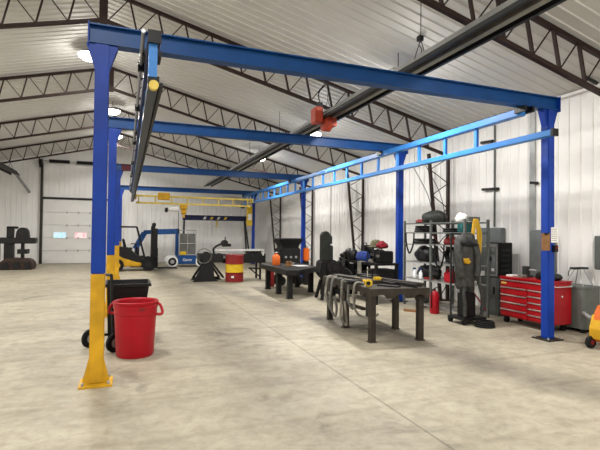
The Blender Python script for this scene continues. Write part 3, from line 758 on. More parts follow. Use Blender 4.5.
# rack contents
def coil(x,y,z,R,r,l,m='rubber',n=3,ax='x'):
    t = thing('hose_coil',l,'hose',(x,y,z),'hose coils on the rack')
    for k in range(n):
        bm = BM(); 
        if ax=='x': torus(bm,(x+(k-(n-1)/2)*r*1.9,y,z+R+r),R*(1-.06*k),r,'x',22,6)
        else: torus(bm,(x,y,z+r+k*r*1.9),R*(1-.05*k),r,'z',22,6)
        obj('loop',bm,m,t,None,True)
coil(6.1,8.25,1.362,.17,.016,'thin black hose loop standing on the fourth shelf, far bay')if 0 else None
coil(6.12,8.3,1.612,.22,.025,'black hose coil lying on the upper shelf, far bay',ax='z',n=3)
coil(6.12,7.35,1.612,.22,.022,'black hose coil lying on the upper shelf, near bay',ax='z',n=2)
coil(6.1,7.42,.982,.15,.018,'black hose loop upright on the middle shelf, near bay',n=3)
coil(6.2,7.1,.622,.15,.02,'black hose loop upright on the lower shelf of the near bay',n=2)
coil(6.1,8.3,1.362,.21,.03,'thick black hose coil flat on the shelf under the upper one, far bay',ax='z',n=2)
def bagon(x,y,z,s,l,m,seed,name='gear_bag',cat='bag'):
    bm = BM(); blob(bm,(x,y,z+s[2]*.56),s,seed,.12); single(name,l,cat,bm,m,'bags on the rack',True)
bagon(6.14,8.0,1.812,(.2,.34,.17),'brown-black bundle on top of the rack in the far bay','olive',11)
bagon(6.14,8.5,1.812,(.10,.12,.06),'small dark bundle on top of the rack at its far end','red_dark',12)
bagon(6.1,7.13,1.812,(.13,.12,.12),'white bundle on top of the rack near the lattice column','white',13)
bagon(6.14,8.32,.982,(.2,.32,.22),'large black bag on the middle shelf, far bay','black',14)
bagon(6.14,7.05,1.362,(.16,.14,.12),'dark bag on the fourth shelf at the near end','black',15)
bagon(6.20,8.25,.622,(.16,.36,.19),'black bag behind the two white bottles','black',16)
bagon(6.12,7.45,1.362,(.13,.18,.10),'dark red bundle on the fourth shelf of the near bay','red_dark',17)
bagon(6.12,8.3,.102,(.2,.35,.2),'dark bundle on the bottom shelf, far bay','olive',18)
bm = BM(); box(bm,(5.95,6.92,1.612),(6.2,7.1,1.78)); bevel(bm,.02); single('teal_box','teal box on the upper shelf at the near end','box',bm,'teal')
for i,(y,l) in enumerate(((8.42,'white spray bottle on the lower shelf, left of its pair'),(8.2,'white spray bottle on the lower shelf, right of its pair'))):
    t = thing('spray_bottle',l,'bottle',(5.93,y,.622),'white spray bottles')
    bm = BM(); lathe(bm,[(.0,.0),(.04,.0),(.042,.01),(.042,.12),(.018,.16),(.018,.18),(.0,.18)],(5.93,y,.622),14,cap=False); obj('body',bm,'bottle_white',t,None,True)
    bm = BM(); box(bm,(5.885,y-.012,.80),(5.955,y+.012,.835)); obj('trigger',bm,'lift_blue',t)
bm = BM(); box(bm,(5.92,7.86,.622),(6.02,8.08,.66)); single('red_tray','flat red tray on the lower shelf beside the spray bottles','tray',bm,'red_dark')
t = thing('gas_can','red fuel can on the lower shelf in the near bay','fuel can',(6.0,7.35,.622))
bm = BM(); prism(bm,[(6.0-.07,7.35-.11,.622),(6.07,7.24,.622),(6.07,7.46,.622),(5.93,7.46,.622)],(0,0,.2)); bevel(bm,.02,2); obj('body',bm,'red',t,None,True)
bm = BM(); tube(bm,[(6.0,7.28,.82),(6.0,7.30,.87),(6.0,7.40,.87),(6.0,7.42,.82)],.012,6); obj('handle',bm,'red',t)
bm = BM(); box(bm,(5.95,7.2,.982),(6.0,7.26,1.22)); bevel(bm,.01); single('blue_bottle','slim grey-blue bottle on the middle shelf of the near bay','bottle',bm,'hose_grey')
for i,(y,z,h,l) in enumerate(((7.62,1.36,.5,'upper black hose hanging down the front of the near bay'),(7.05,.98,.42,'lower black hose hanging down the front of the near bay'),(8.62,1.60,.45,'black strap hanging at the far end of the rack front'))):
    bm = BM(); tube(bm,[(5.835,y,z),(5.83,y-.02,z-h*.5),(5.83,y-.14,z-h),(5.83,y-.28,z-h*.55),(5.835,y-.30,z)],.018,7); single('hanging_hose',l,'hose',bm,'rubber','hoses on the rack front',True)
# fire extinguisher on floor
ex,ey = 5.74,7.48
t = thing('fire_extinguisher','red fire extinguisher standing on the floor at the foot of the storage rack','fire extinguisher',(ex,ey,0))
bm = BM(); lathe(bm,[(.0,.0),(.085,.0),(.09,.02),(.09,.36),(.06,.43),(.03,.45),(.0,.45)],(ex,ey,0),20,cap=False); obj('cylinder',bm,'red',t,None,True)
bm = BM(); cyl(bm,(ex,ey,.45),(ex,ey,.49),.025,10); bar(bm,(ex-.02,ey,.49),(ex+.10,ey,.53),.02,.012); obj('valve',bm,'black',t)
bm = BM(); tube(bm,[(ex,ey,.48),(ex-.09,ey-.03,.46),(ex-.11,ey-.04,.3),(ex-.10,ey-.03,.12)],.012,6); obj('hose',bm,'black',t)
bm = BM(); bar(bm,(5.30,7.9,.025),(5.55,7.62,.025),.05,.05); bevel(bm,.01); single('wood_block','short brown wooden block on the floor left of the fire extinguisher','block',bm,'board_brown')

# ------------------------------------------------------------------ gas cart with grey cylinders
gx, gy = 5.68, 6.50
t = thing('coat_stand','dark wheeled stand on the floor at the near end of the storage rack','stand',(gx,gy,0))
bm = BM(); box(bm,(gx-.24,gy-.20,.08),(gx+.26,gy+.22,.12)); obj('base_plate',bm,'black',t)
for dx in (-.20,.22):
    for dy in (-.17,.19):
        bm = BM(); cyl(bm,(gx+dx-.02,gy+dy,.05),(gx+dx+.02,gy+dy,.05),.05,14); obj('caster',bm,'rubber',t)
for dx in (-.22,.22):
    bm = BM(); cyl(bm,(gx+dx,gy+.16,.12),(gx+dx,gy+.16,1.58),.018,8); obj('upright',bm,'cabinet_dark',t)
bm = BM(); cyl(bm,(gx-.24,gy+.16,1.58),(gx+.24,gy+.16,1.58),.018,8); obj('top_bar',bm,'cabinet_dark',t)
def jacket(cx,cy,zt,zb,w,d,seed,name,label):
    t = thing(name,label,'jacket',(cx,cy,zb),'grey welding jackets')
    rnd = random.Random(seed); ph=[rnd.uniform(0,6) for _ in range(4)]
    def sleeve_ring(z,ww,dd,fold):
        return [(cx+ww*math.cos(a)*(1+fold*math.sin(5*a+ph[0]+z*4)),cy+dd*math.sin(a)*(1+fold*1.6*math.sin(4*a+ph[1]+z*6)),z) for a in [2*PI*k/28 for k in range(28)]]
    H=zt-zb
    prof=[(0,.80,1.0),(.06,.92,1.05),(.25,.98,1.0),(.5,1.0,1.0),(.72,1.04,1.0),(.86,1.0,.95),(.94,.92,.85),(.98,.74,.7),(1.0,.5,.5)]
    bm = BM(); loft(bm,[sleeve_ring(zb+H*u,w*a,d*b,.09) for u,a,b in prof]); obj('body',bm,'grey_cloth',t,None,True)
    for s_ in (-1,1):
        bm = BM(); tube(bm,[(cx+s_*w*.75,cy-.02,zt-.12*H),(cx+s_*w*1.02,cy-d*.7,zt-.32*H),(cx+s_*w*.98,cy-d*1.0,zt-.60*H),(cx+s_*w*.80,cy-d*1.05,zt-.80*H)],.062,10); obj('sleeve',bm,'grey_cloth',t,None,True)
jacket(gx-.12,gy-.08,1.56,.66,.19,.11,4,'welding_jacket','grey welding jacket hanging in front on the dark wheeled stand')
jacket(gx+.08,gy+.09,1.60,.52,.17,.07,9,'welding_jacket','grey welding jacket hanging behind on the dark wheeled stand, nearer the yellow hose')
bm = BM(); blob(bm,(gx-.20,gy-.21,1.10),(.09,.035,.06),5,.3); single('work_glove','yellow glove tucked on the front of the grey jackets, lower one','glove',bm,'yellow','yellow gloves',True)
bm = BM(); blob(bm,(gx-.10,gy-.20,1.40),(.17,.035,.05),6,.2); single('strap','black strap lying across the top of the grey jackets','strap',bm,'black',None,True)
bm = BM(); box(bm,(gx-.14,gy-.10,.121),(gx+.12,gy+.10,.54)); bevel(bm,.02); t = single('tool_box','black box standing on the dark wheeled stand below the grey jackets','box',bm,'black')
for i,(dx,dy,l) in enumerate(((-.20,-.13,'grey cable bundle hanging left of the black box under the grey jackets'),(.19,-.13,'grey cable bundle hanging right of the black box under the grey jackets'))):
    bm = BM(); tube(bm,[(gx+dx*.7,gy+dy,.75),(gx+dx,gy+dy-.02,.55),(gx+dx+.03,gy+dy-.02,.35),(gx+dx*.9,gy+dy-.03,.15)],.030,8); single('lead_bundle',l,'cable',bm,'grey_cloth','leads below the grey jackets',True)
t = thing('lead_coil','black cable coil lying on the floor in front of the dark wheeled stand','cable',(gx,gy-.38,0))
for k in range(3):
    bm = BM(); torus(bm,(gx+.05,gy-.38,.02+k*.035),.15-.015*k,.02,'z',22,7); obj('loop',bm,'rubber',t,None,True)
bm = BM(); tube(bm,[(gx+.24,gy-.36,.015),(gx+.32,gy-.30,.015),(gx+.42,gy-.2,.015),(gx+.52,gy-.05,.015)],.015,6); single('floor_cable','black cable lying on the floor in front of the dark wheeled stand','cable',bm,'rubber',None,True)
# yellow hose hanging
t = thing('yellow_hose','yellow hose hung in long loops at the near end of the storage rack','hose',(6.03,6.72,.95))
for k in range(4):
    bm = BM(); o_ = .03*k
    tube(bm,[(6.03+o_,6.72,1.86),(5.98+o_*.5,6.71,1.6),(5.97+o_,6.70,1.2),(6.03+o_,6.70,.98-.03*k),(6.10+o_*.7,6.70,1.2),(6.10+o_,6.71,1.6),(6.06+o_*.5,6.72,1.86)],.014,6); obj('loop',bm,'yellow_bright' if k%2 else 'yellow',t,None,True)
bm = BM(); box(bm,(5.93,6.74,1.82),(6.19,6.80,1.90)); obj('hook',bm,'cabinet',t)

# ------------------------------------------------------------------ cabinets on the right wall
def cabinet(name,label,cat,x0,y0,x1,y1,z0,z1,m):
    t = thing(name,label,cat,((x0+x1)/2,(y0+y1)/2,z0))
    bm = BM(); box(bm,(x0+.015,y0,z0),(x1,y1,z1)); bevel(bm,.008,1); obj('body',bm,m,t)
    return t
CX0,CX1,CY0,CY1 = 6.72,7.10,6.84,7.33
c = cabinet('steel_cabinet','low grey steel cabinet under the welding power source, right of the grey jackets','cabinet',CX0,CY0,CX1,CY1,0,.74,'cabinet')
bm = BM(); box(bm,(CX0,CY0+.03,.05),(CX0+.014,CY1-.03,.71)); d = obj('door',bm,'cabinet',c)
bm = BM(); box(bm,(CX0-.025,CY0+.08,.42),(CX0,CY0+.10,.56)); obj('handle',bm,'black',d)
c = cabinet('welding_power_source','grey-fronted welding power source with black side on the low cabinet','welding machine',CX0+.01,CY0+.01,CX1,CY0+.36,.741,1.42,'black')
bm = BM(); box(bm,(CX0,CY0+.025,.76),(CX0+.024,CY0+.345,1.40)); p = obj('front_panel',bm,'galv',c)
bm = BM(); box(bm,(CX0-.01,CY0+.05,.80),(CX0+.001,CY0+.32,1.34)); obj('screen_recess',bm,'panel_grey',p)
bm = BM(); cyl(bm,(CX0-.03,CY0+.19,1.10),(CX0-.008,CY0+.19,1.10),.045,16); obj('knob',bm,'black',p)
bm = BM(); box(bm,(CX0-.016,CY0+.20,.84),(CX0-.009,CY0+.30,.94)); obj('sticker',bm,'rust',p)
bm = BM(); box(bm,(CX0-.016,CY0+.08,.86),(CX0-.009,CY0+.15,.92)); obj('sticker',bm,'white',p)
for k in range(5):
    bm = BM(); box(bm,(CX0+.08,CY0-.004,.85+k*.1),(CX0+.30,CY0+.012,.89+k*.1)); obj('vent',bm,'cabinet_dark',c)
# panel visible above the power source
c = cabinet('wall_panel','grey metal panel mounted on the wall above the welding power source','panel',7.12,7.20,7.27,7.75,.80,1.72,'panel_grey')
c = cabinet('locker','tall grey locker behind the red tool chest, half hidden by the near right post','locker',7.04,6.02,7.27,6.40,0,1.67,'panel_grey')
bm = BM(); box(bm,(7.025,6.04,.05),(7.054,6.38,1.63)); d = obj('door',bm,'panel_grey',c)
bm = BM(); box(bm,(7.01,6.08,.85),(7.026,6.10,.98)); obj('handle',bm,'black',d)

# ------------------------------------------------------------------ red tool chest
TX0,TX1,TY0,TY1 = 6.35,6.82,5.36,6.42
t = thing('tool_chest','red wide rolling tool chest with many drawers behind the near right blue post','tool chest',((TX0+TX1)/2,(TY0+TY1)/2,0))
bm = BM(); box(bm,(TX0+.02,TY0,.12),(TX1,TY1,.80)); bevel(bm,.008,1); obj('body',bm,'red_tool',t)
bm = BM(); box(bm,(TX0,TY0-.01,.80),(TX1+.005,TY1+.01,.825)); obj('worktop',bm,'red_tool',t)
def drawer(y0,y1,z0,z1):
    bm = BM(); box(bm,(TX0,y0,z0),(TX0+.02,y1,z1)); bevel(bm,.004,1); d = obj('drawer',bm,'red_tool',t)
    bm = BM(); box(bm,(TX0-.016,y0+.01,z1-.026),(TX0-.0005,y1-.01,z1-.006)); obj('drawer_pull',bm,'chrome',d,'bright metal drawer pull')
ym = TY0+.45
drawer(TY0+.02,TY1-.02,.665,.785)
for k in range(4): drawer(ym+.01,TY1-.02,.145+k*.13,.265+k*.13)
for k in range(5): drawer(TY0+.02,ym-.01,.145+k*.104,.240+k*.104)
bm = BM(); box(bm,(TX0-.006,TY1-.16,.70),(TX0+.001,TY1-.05,.73)); obj('badge',bm,'yellow_pale',t,'small pale badge')
for x in (TX0+.07,TX1-.07):
    for y in (TY0+.1,TY1-.1):
        bm = BM(); cyl(bm,(x,y-.02,.055),(x,y+.02,.055),.055,16); obj('caster',bm,'rubber',t,None,True)
        bm = BM(); box(bm,(x-.04,y-.03,.08),(x+.04,y+.03,.12)); obj('caster_bracket',bm,'steel_dark',t)
bm = BM(); tube(bm,[(TX0+.05,TY0-.002,.76),(TX0+.05,TY0-.05,.74),(TX1-.05,TY0-.05,.74),(TX1-.05,TY0-.002,.76)],.01,6,False); obj('push_handle',bm,'chrome',t)
bm = BM(); cyl(bm,(TX0+.25,TY0-.008,.58),(TX0+.25,TY0+.004,.58),.018,12); obj('lock',bm,'chrome',t)
bm = BM(); blob(bm,(6.6,5.62,.88),(.16,.22,.09),21,.12); single('black_bag','low black bag on the tool chest just right of the near right post','bag',bm,'black',None,True)
for i,(y,s,h,m,l) in enumerate(((6.28,.07,.03,'paper','white paper pad at the far end of the tool chest top'),(6.05,.05,.05,'hose_pale','pale small box on the tool chest top beside the paper pad'))):
    bm = BM(); box(bm,(6.5-s,y-s,.826),(6.5+s,y+s,.826+h)); bevel(bm,.004,1); single('small_box' if i else 'paper_pad',l,'box' if i else 'paper',bm,m)
t = thing('desk_vise','dark vise on the tool chest top left of the near right post','vise',(6.62,6.1,.826))
bm = BM(); box(bm,(6.55,6.02,.826),(6.72,6.16,.86)); box(bm,(6.58,6.05,.86),(6.68,6.13,1.02)); obj('body',bm,'cabinet_dark',t)
bm = BM(); cyl(bm,(6.63,6.02,.96),(6.63,5.88,.96),.015,8); obj('screw',bm,'galv',t)

# ------------------------------------------------------------------ grey tank with rack on top
kx,ky = 7.07,5.42
t = thing('shop_vacuum','dark grey upright drum vacuum against the right wall beside the tool chest','vacuum',(kx,ky,0))
bm = BM()
pts=[]
for cx_,cy_,a0 in ((.12,.17,0),(-.12,.17,PI/2),(-.12,-.17,PI),(.12,-.17,1.5*PI)):
    for j in range(5): pts.append((kx+cx_+.08*math.cos(a0+j*PI/8),ky+cy_+.08*math.sin(a0+j*PI/8),.06))
prism(bm,pts,(0,0,.66)); obj('tank',bm,'tank',t,None,True)
bm = BM(); prism(bm,[(p[0]+(p[0]-kx)*.05,p[1]+(p[1]-ky)*.05,.71) for p in pts],(0,0,.035)); obj('lid',bm,'tank',t)
for dx in (-.16,.16):
    for dy in (-.18,.18):
        bm = BM(); cyl(bm,(kx+dx,ky+dy,0),(kx+dx,ky+dy,.07),.035,12); obj('foot',bm,'rubber',t)
t = thing('hose_stand','thin dark stand with splayed legs and a top bar on the grey drum vacuum','stand',(kx,ky,.746))
for dx,dy in ((-.12,-.16),(.12,-.16),(.12,.16),(-.12,.16)):
    bm = BM(); cyl(bm,(kx+dx,ky+dy,.746),(kx+dx*.3,ky+dy*.3,1.02),.008,6); obj('leg',bm,'galv',t)
bm = BM(); box(bm,(kx-.16,ky-.06,1.01),(kx+.16,ky+.06,1.045)); bevel(bm,.01); obj('top_bar',bm,'cabinet_dark',t)
bm = BM(); tube(bm,[(kx-.14,ky-.0,1.03),(kx-.20,ky+.0,1.02),(kx-.24,ky+.0,.97),(kx-.25,ky+.0,.90)],.008,6)
obj('arm',bm,'cabinet_dark',t)
bm = BM(); tube(bm,[(6.88,5.20,.33),(6.78,5.0,.29),(6.68,4.82,.34),(6.62,4.6,.42),(6.55,4.35,.55),(6.50,4.2,.60)],.03,10); single('vacuum_hose','grey ribbed hose curving from the drum vacuum towards the right edge','hose',bm,'hose_light',None,True)

# ------------------------------------------------------------------ orange floor machine at right edge
jx,jy = 6.270,4.30
t = thing('floor_scrubber','orange wheeled machine at the right edge of the floor, mostly out of frame','machine',(jx,jy,0))
bm = BM(); prism(bm,[(6.100,jy-.2,.10),(6.080,jy-.2,.30),(6.140,jy-.2,.50),(6.220,jy-.2,.62),(6.720,jy-.2,.62),(6.720,jy-.2,.10)],(0,.4,0)); bevel(bm,.03,2); obj('shell',bm,'orange',t,None,True)
bm = BM(); prism(bm,[(6.080,jy-.205,.14),(6.070,jy-.205,.28),(6.130,jy-.205,.46),(6.160,jy-.205,.46),(6.120,jy-.205,.14)],(0,.41,0)); obj('front_bumper',bm,'yellow',t,'yellow front edge')
for dy in (-.19,.19):
    bm = BM(); cyl(bm,(6.080,jy+dy-.03,.085),(6.080,jy+dy+.03,.085),.085,20); bevel(bm,.01,2); w = obj('wheel',bm,'rubber',t,None,True)
    bm = BM(); cyl(bm,(6.080,jy+dy-.035,.085),(6.080,jy+dy+.035,.085),.035,12); obj('wheel_hub',bm,'red_dark',w)
bm = BM(); cyl(bm,(6.640,jy+.14,.1),(6.640,jy+.20,.1),.10,20); cyl(bm,(6.640,jy-.20,.1),(6.640,jy-.14,.1),.10,20); obj('rear_wheels',bm,'rubber',t)
bm = BM(); tube(bm,[(6.420,jy,.60),(6.320,jy,.85),(6.240,jy,.95)],.025,8); obj('lever',bm,'black',t,None,True)
bm = BM(); prism(bm,[(6.150,jy-.05,.90),(6.150,jy-.05,1.0),(6.280,jy-.05,.97),(6.280,jy-.05,.91)],(0,.1,0)); bevel(bm,.01); obj('grip',bm,'black',t)
c = cabinet('breaker_box','dark grey breaker box on the right wall at the right edge of the photo','electrical box',7.14,4.55,7.28,5.22,1.02,1.57,'panel_grey')
bm = BM(); box(bm,(7.13,4.57,1.04),(7.156,5.20,1.55)); obj('door',bm,'cabinet',c)

# ------------------------------------------------------------------ things on the near right post
py_ = PY[0]-PW
def flat(x0,x1,z0,z1,y0,y1): return box(BM(),(x0,y0,z0),(x1,y1,z1))
t = thing('clipboard','brown clipboard hanging on the left side of the near right blue post','clipboard',(5.82,py_-.02,1.33))
obj('board',flat(5.76,5.925,1.34,1.60,py_-.016,py_-.004),'board_brown',t)
obj('clip',flat(5.81,5.88,1.575,1.605,py_-.028,py_-.016),'black',t)
t = thing('notice_sheet','white printed notice sheet on the right side of the near right blue post','paper',(6.02,py_-.008,1.44))
obj('sheet',flat(5.955,6.10,1.46,1.69,py_-.010,py_-.004),'paper',t)
bm = BM()
rnd = random.Random(3)
for k in range(7):
    z = 1.66-k*.028; a = 5.965; 
    while a < 6.07:
        w = rnd.uniform(.008,.03); box(bm,(a,py_-.0115,z-.004),(min(a+w,6.085),py_-.0102,z+.004)); a += w+.010
obj('print',bm,'ink',t)
t = thing('switch_box','small black switch box under the notice sheet on the near right post','switch',(6.0,py_-.02,1.30))
obj('box',flat(5.98,6.05,1.32,1.42,py_-.05,py_-.002),'black',t)
obj('button',flat(6.0,6.03,1.37,1.40,py_-.058,py_-.05),'red_dark',t)

# wall brackets, conduits, pendant
for (y0,y1,z,l) in ((7.37,7.83,2.54,'short dark wall bracket right of the lattice column, halfway up the wall'),(7.52,7.87,3.57,'short dark wall bracket high on the wall just under the blue rail'),(6.40,6.56,2.56,'tiny dark wall bracket just left of the near right post')):
    bm = BM(); bar(bm,(XW-.05,y0,z),(XW-.05,y1,z+.02),.05,.05); box(bm,(XW-.03,y0+.05,z-.03),(XW-.003,y0+.1,z+.03)); single('wall_bracket',l,'bracket',bm,'black','wall brackets')
bm = BM(); cyl(bm,(XW-.035,7.49,1.74),(XW-.035,7.49,3.9),.018,8); single('conduit','thin grey conduit running up the wall from the grey wall panel','conduit',bm,'cabinet',None,True)
bm = BM(); box(bm,(XW-.06,6.46,0),(XW-.02,6.58,4.0)); single('cable_duct','pale wall duct running up behind the near right post','duct',bm,'galv')
t = thing('crane_pendant','black push-button control hanging on a thin cable from the right crane rail','control',(5.5,11.9,1.28))
bm = BM(); cyl(bm,(5.5,11.9,1.5),(5.5,11.9,2.945),.010,6); obj('cable',bm,'steel_dark',t)
bm = BM(); box(bm,(5.46,11.86,1.26),(5.54,11.94,1.5)); bevel(bm,.015); obj('control_body',bm,'black',t)
# drop hoses from rail around the rack
for i,(x,y,z0,l) in enumerate(((5.62,8.0,1.9,'thin black air line hanging over the rack, far one'),(5.64,7.6,1.86,'thin black air line hanging over the rack, near one'))):
    bm = BM(); tube(bm,[(6.1,y,z0),(5.95,y,2.4),(5.6,y,2.95)],.007,6); single('air_line',l,'air hose',bm,'black','air lines over the rack')

# ------------------------------------------------------------------ far end: drum, saw, stand
t = thing('steel_drum','red steel drum with yellow middle band in front of the saw conveyor','drum',(3.25,14.3,0))
dx_,dy_ = 3.26,14.35
def drumpart(a,b,m,lab):
    bm = BM(); lathe(bm,[(.0,a),(.285,a),(.30,a+.012),(.285,a+.024),(.285,b-.024),(.30,b-.012),(.285,b),(.0,b)],(dx_,dy_,0),28,cap=False); obj('drum_section',bm,m,t,lab,True)
drumpart(0,.30,'red_dark','dark red lower section'); drumpart(.30,.56,'yellow_bright','yellow middle section'); drumpart(.56,.86,'red_dark','dark red upper section')
bm = BM(); cyl(bm,(dx_-.12,dy_,.86),(dx_-.12,dy_,.885),.03,12); obj('bung',bm,'galv',t)
bm = BM(); box(bm,(dx_-.16,dy_-.292,.14),(dx_-.08,dy_-.270,.20)); obj('label_patch',bm,'white',t)

# trapezoid stand with vice / saw head
t = thing('band_saw','black metal saw on a splayed trapezoid stand left of the red drum','saw',(2.4,14.6,0))
bm = BM(); y_=14.5
prism(bm,[(1.98,y_,.0),(2.80,y_,.0),(2.66,y_,.10),(2.58,y_,.62),(2.32,y_,.62)],(0,.06,0)); 
bar(bm,(2.94,y_+.03,.12),(2.55,y_+.03,.62),.13,.06); obj('front_stand',bm,'black',t)
bm = BM(); y2=15.1
prism(bm,[(1.98,y2,.0),(2.98,y2,.0),(2.90,y2,.10),(2.10,y2,.10)],(0,.06,0)); bar(bm,(2.05,y2+.03,.06),(2.42,y2+.03,.62),.12,.06); bar(bm,(2.92,y2+.03,.08),(2.55,y2+.03,.62),.12,.06); obj('rear_stand',bm,'black',t)
bm = BM(); box(bm,(2.2,14.5,.60),(2.93,15.2,.88)); bevel(bm,.02); obj('bed',bm,'black',t)
bm = BM(); cyl(bm,(2.38,14.45,.78),(2.38,14.62,.78),.17,22); obj('band_wheel_cover',bm,'black',t,None,True)
bm = BM(); torus(bm,(2.30,14.43,.82),.23,.014,'y',22,6); obj('guard_ring',bm,'hose_grey',t,None,True)
bm = BM(); tube(bm,[(2.70,14.8,.80),(2.66,14.8,1.02),(2.80,14.8,1.14),(3.0,14.8,1.20)],.035,8); obj('saw_arm',bm,'black',t,None,True)
bm = BM(); cyl(bm,(3.02,14.7,1.22),(3.02,14.95,1.22),.10,16); box(bm,(2.95,14.72,1.10),(3.22,14.9,1.20)); obj('motor',bm,'steel_dark',t,None,True)
bm = BM(); cyl(bm,(3.04,14.8,1.32),(3.04,14.8,1.42),.02,8); obj('handle',bm,'black',t)
# conveyor
t = thing('roller_conveyor','long black roller conveyor with pale rail behind the red drum','conveyor',(3.6,15.0,0))
bm = BM(); box(bm,(2.96,14.78,.56),(4.42,14.86,.86)); obj('front_rail',bm,'black',t)
bm = BM(); box(bm,(2.96,15.30,.56),(4.42,15.36,.80)); obj('rear_rail',bm,'black',t)
for k in range(9):
    x = 3.05+k*.16; bm = BM(); cyl(bm,(x,14.86,.78),(x,15.30,.78),.035,10); obj('roller',bm,'galv',t,None,True)
bm = BM(); box(bm,(2.70,14.72,.96),(4.36,14.77,1.02)); bar(bm,(2.75,14.77,.8),(2.75,14.77,.98),.04,.04); bar(bm,(4.33,14.77,.8),(4.33,14.77,.98),.04,.04); obj('stop_rail',bm,'steel_pale',t,'pale steel stop rail')
for x in (3.62,4.25):
    bm = BM(); box(bm,(x-.03,14.80,.0),(x+.03,14.86,.72)); box(bm,(x-.03,15.3,.0),(x+.03,15.36,.72)); bar(bm,(x-.4,14.83,.38),(x,14.83,.36),.05,.05); bar(bm,(x-.35,14.83,.36),(x,14.83,.08),.04,.04); obj('leg_frame',bm,'black',t)
for i,(x,z,r,l) in enumerate(((3.05,.62,.10,'grey disc part on the conveyor side, left'),(3.95,.90,.13,'dark round part on top of the conveyor, left of two'),(4.2,.90,.15,'dark round part on top of the conveyor, right of two'))):
    bm = BM(); yc = 15.08
    if i == 0: cyl(bm,(2.99,14.77,.76),(2.99,14.70,.76),.05,14); single('hand_wheel','small pale hand wheel on the left end of the conveyor','wheel',bm,'galv',None,True)
    else: cyl(bm,(x,yc,.816),(x,yc+.0,.816+.12+.03*i),r,18); single('round_billet',l,'steel part',bm,'steel_dark','round parts on the conveyor',True)

# ------------------------------------------------------------------ forklift
fx,fy = .35,19.6
t = thing('forklift','yellow and black forklift parked by the back wall, facing right','forklift',(fx,fy,0))
bm = BM(); prism(bm,[(-.55,fy-.45,.18),(-.60,fy-.45,.70),(-.45,fy-.45,.76),(-.1,fy-.45,.52),(.25,fy-.45,.36),(.60,fy-.45,.34),(.60,fy-.45,.18)],(0,.9,0)); bevel(bm,.04,2); obj('body',bm,'yellow',t,None,True)
bm = BM(); prism(bm,[(-.5,fy-.43,.60),(-.45,fy-.43,.98),(.10,fy-.43,.92),(.50,fy-.43,.55),(.66,fy-.43,.34),(.1,fy-.43,.34)],(0,.8,0)); bevel(bm,.03,2); obj('hood',bm,'black',t,None,True)
for x,r in ((-.3,.24),(.86,.27)):
    for s in (-1,1):
        bm = BM(); y=fy+s*.47; cyl(bm,(x,y-.1,r),(x,y+.1,r),r,24); bevel(bm,.02,2); w = obj('wheel',bm,'rubber',t,None,True)
        bm = BM(); cyl(bm,(x,y-.105,r),(x,y+.105,r),r*.45,16); obj('rim',bm,'yellow' if s<0 and x<0 else 'steel_dark',w)
bm = BM(); box(bm,(.62,fy-.5,.18),(1.0,fy+.5,.48)); bevel(bm,.03); obj('drive_axle_housing',bm,'black',t)
bm = BM()
for s in (-1,1):
    y = fy+s*.42
    bar(bm,(-.35,y,.85),(-.30,y,1.75),.06); bar(bm,(-.30,y,1.75),(.40,y,1.75),.06); bar(bm,(.40,y,1.75),(.72,y,.50),.06)
for k in range(5): bar(bm,(-.25+k*.15,fy-.42,1.75),(-.25+k*.15,fy+.42,1.75),.04)
obj('overhead_guard',bm,'black',t)
bm = BM(); box(bm,(-.05,fy-.22,.82),(.25,fy+.22,.92)); prism(bm,[(-.08,fy-.22,.85),(-.16,fy-.22,1.28),(-.06,fy-.22,1.28),(.04,fy-.22,.85)],(0,.44,0)); bevel(bm,.03,2); obj('seat',bm,'black_plastic',t)
bm = BM(); cyl(bm,(.45,fy,.6),(.36,fy,1.05),.025,8); torus(bm,(.35,fy,1.07),.16,.018,'z'); obj('steering_wheel',bm,'black',t)
bm = BM()
for s in (-1,1):
    y=fy+s*.26; box(bm, (.96,y-.06,.12), (1.10,y+.06,1.80)); box(bm, (1.10,y-.04,.10), (1.20,y+.04,1.70))
for z in (.3,1.0,1.72): box(bm,(1.0,fy-.3,z),(1.08,fy+.3,z+.1))
cyl(bm,(1.05,fy,.2),(1.05,fy,1.6),.05,12); obj('mast',bm,'black',t)
bm = BM()
for s in (-1,1): box(bm,(1.17,fy+s*.24-.06,.1),(1.22,fy+s*.24+.06,.9)); box(bm,(1.22,fy+s*.24-.06,.06),(2.0,fy+s*.24+.06,.10))
box(bm,(1.17,fy-.42,.5),(1.2,fy+.42,.6)); obj('fork',bm,'steel_dark',t)
bm = BM(); lathe(bm,[(.03,0),(.08,.02),(.08,.12),(.02,.16)],(1.05,fy-.26,1.78),12); obj('work_lamp',bm,'black',t)

# ------------------------------------------------------------------ boom lift
lx,ly = 2.48,21.4
t = thing('boom_lift','blue boom lift with grey work cage and white-rimmed wheels near the back wall','lift',(lx,ly,0))
bm = BM(); box(bm,(lx-.30,ly-.6,.14),(lx+.50,ly+.5,.52)); bevel(bm,.03,2); ch = obj('chassis',bm,'lift_blue',t)
for x in (lx-.55,lx+.70):
    for s in (-1,1):
        y=ly+s*.45-.05
        bm = BM(); cyl(bm,(x,y-.1,.25), (x,y+.1,.25), .25, 24); bevel(bm,.02,2); w = obj('wheel',bm,'white',t,'pale tyre',True)
        bm = BM(); cyl(bm,(x,y-.105,.25), (x,y+.105,.25), .18, 18); h = obj('rim',bm,'black',w)
        bm = BM(); cyl(bm,(x,y-.11,.25), (x,y+.11,.25), .09, 14); obj('hub',bm,'galv',w)
bm = BM(); box(bm,(lx-.62,ly-.5,.22),(lx+.76,ly-.4,.34)); box(bm,(lx-.62,ly+.3,.22),(lx+.76,ly+.4,.34)); obj('axle',bm,'lift_blue',t)
bm = BM(); box(bm,(lx-.38,ly-.12,.5),(lx-.24,ly+.12,1.72)); obj('mast',bm,'lift_blue',t)
bm = BM(); bar(bm, (1.17,ly,1.56), (lx-.22,ly,1.60), .18,.24); obj('boom',bm,'lift_blue',t)
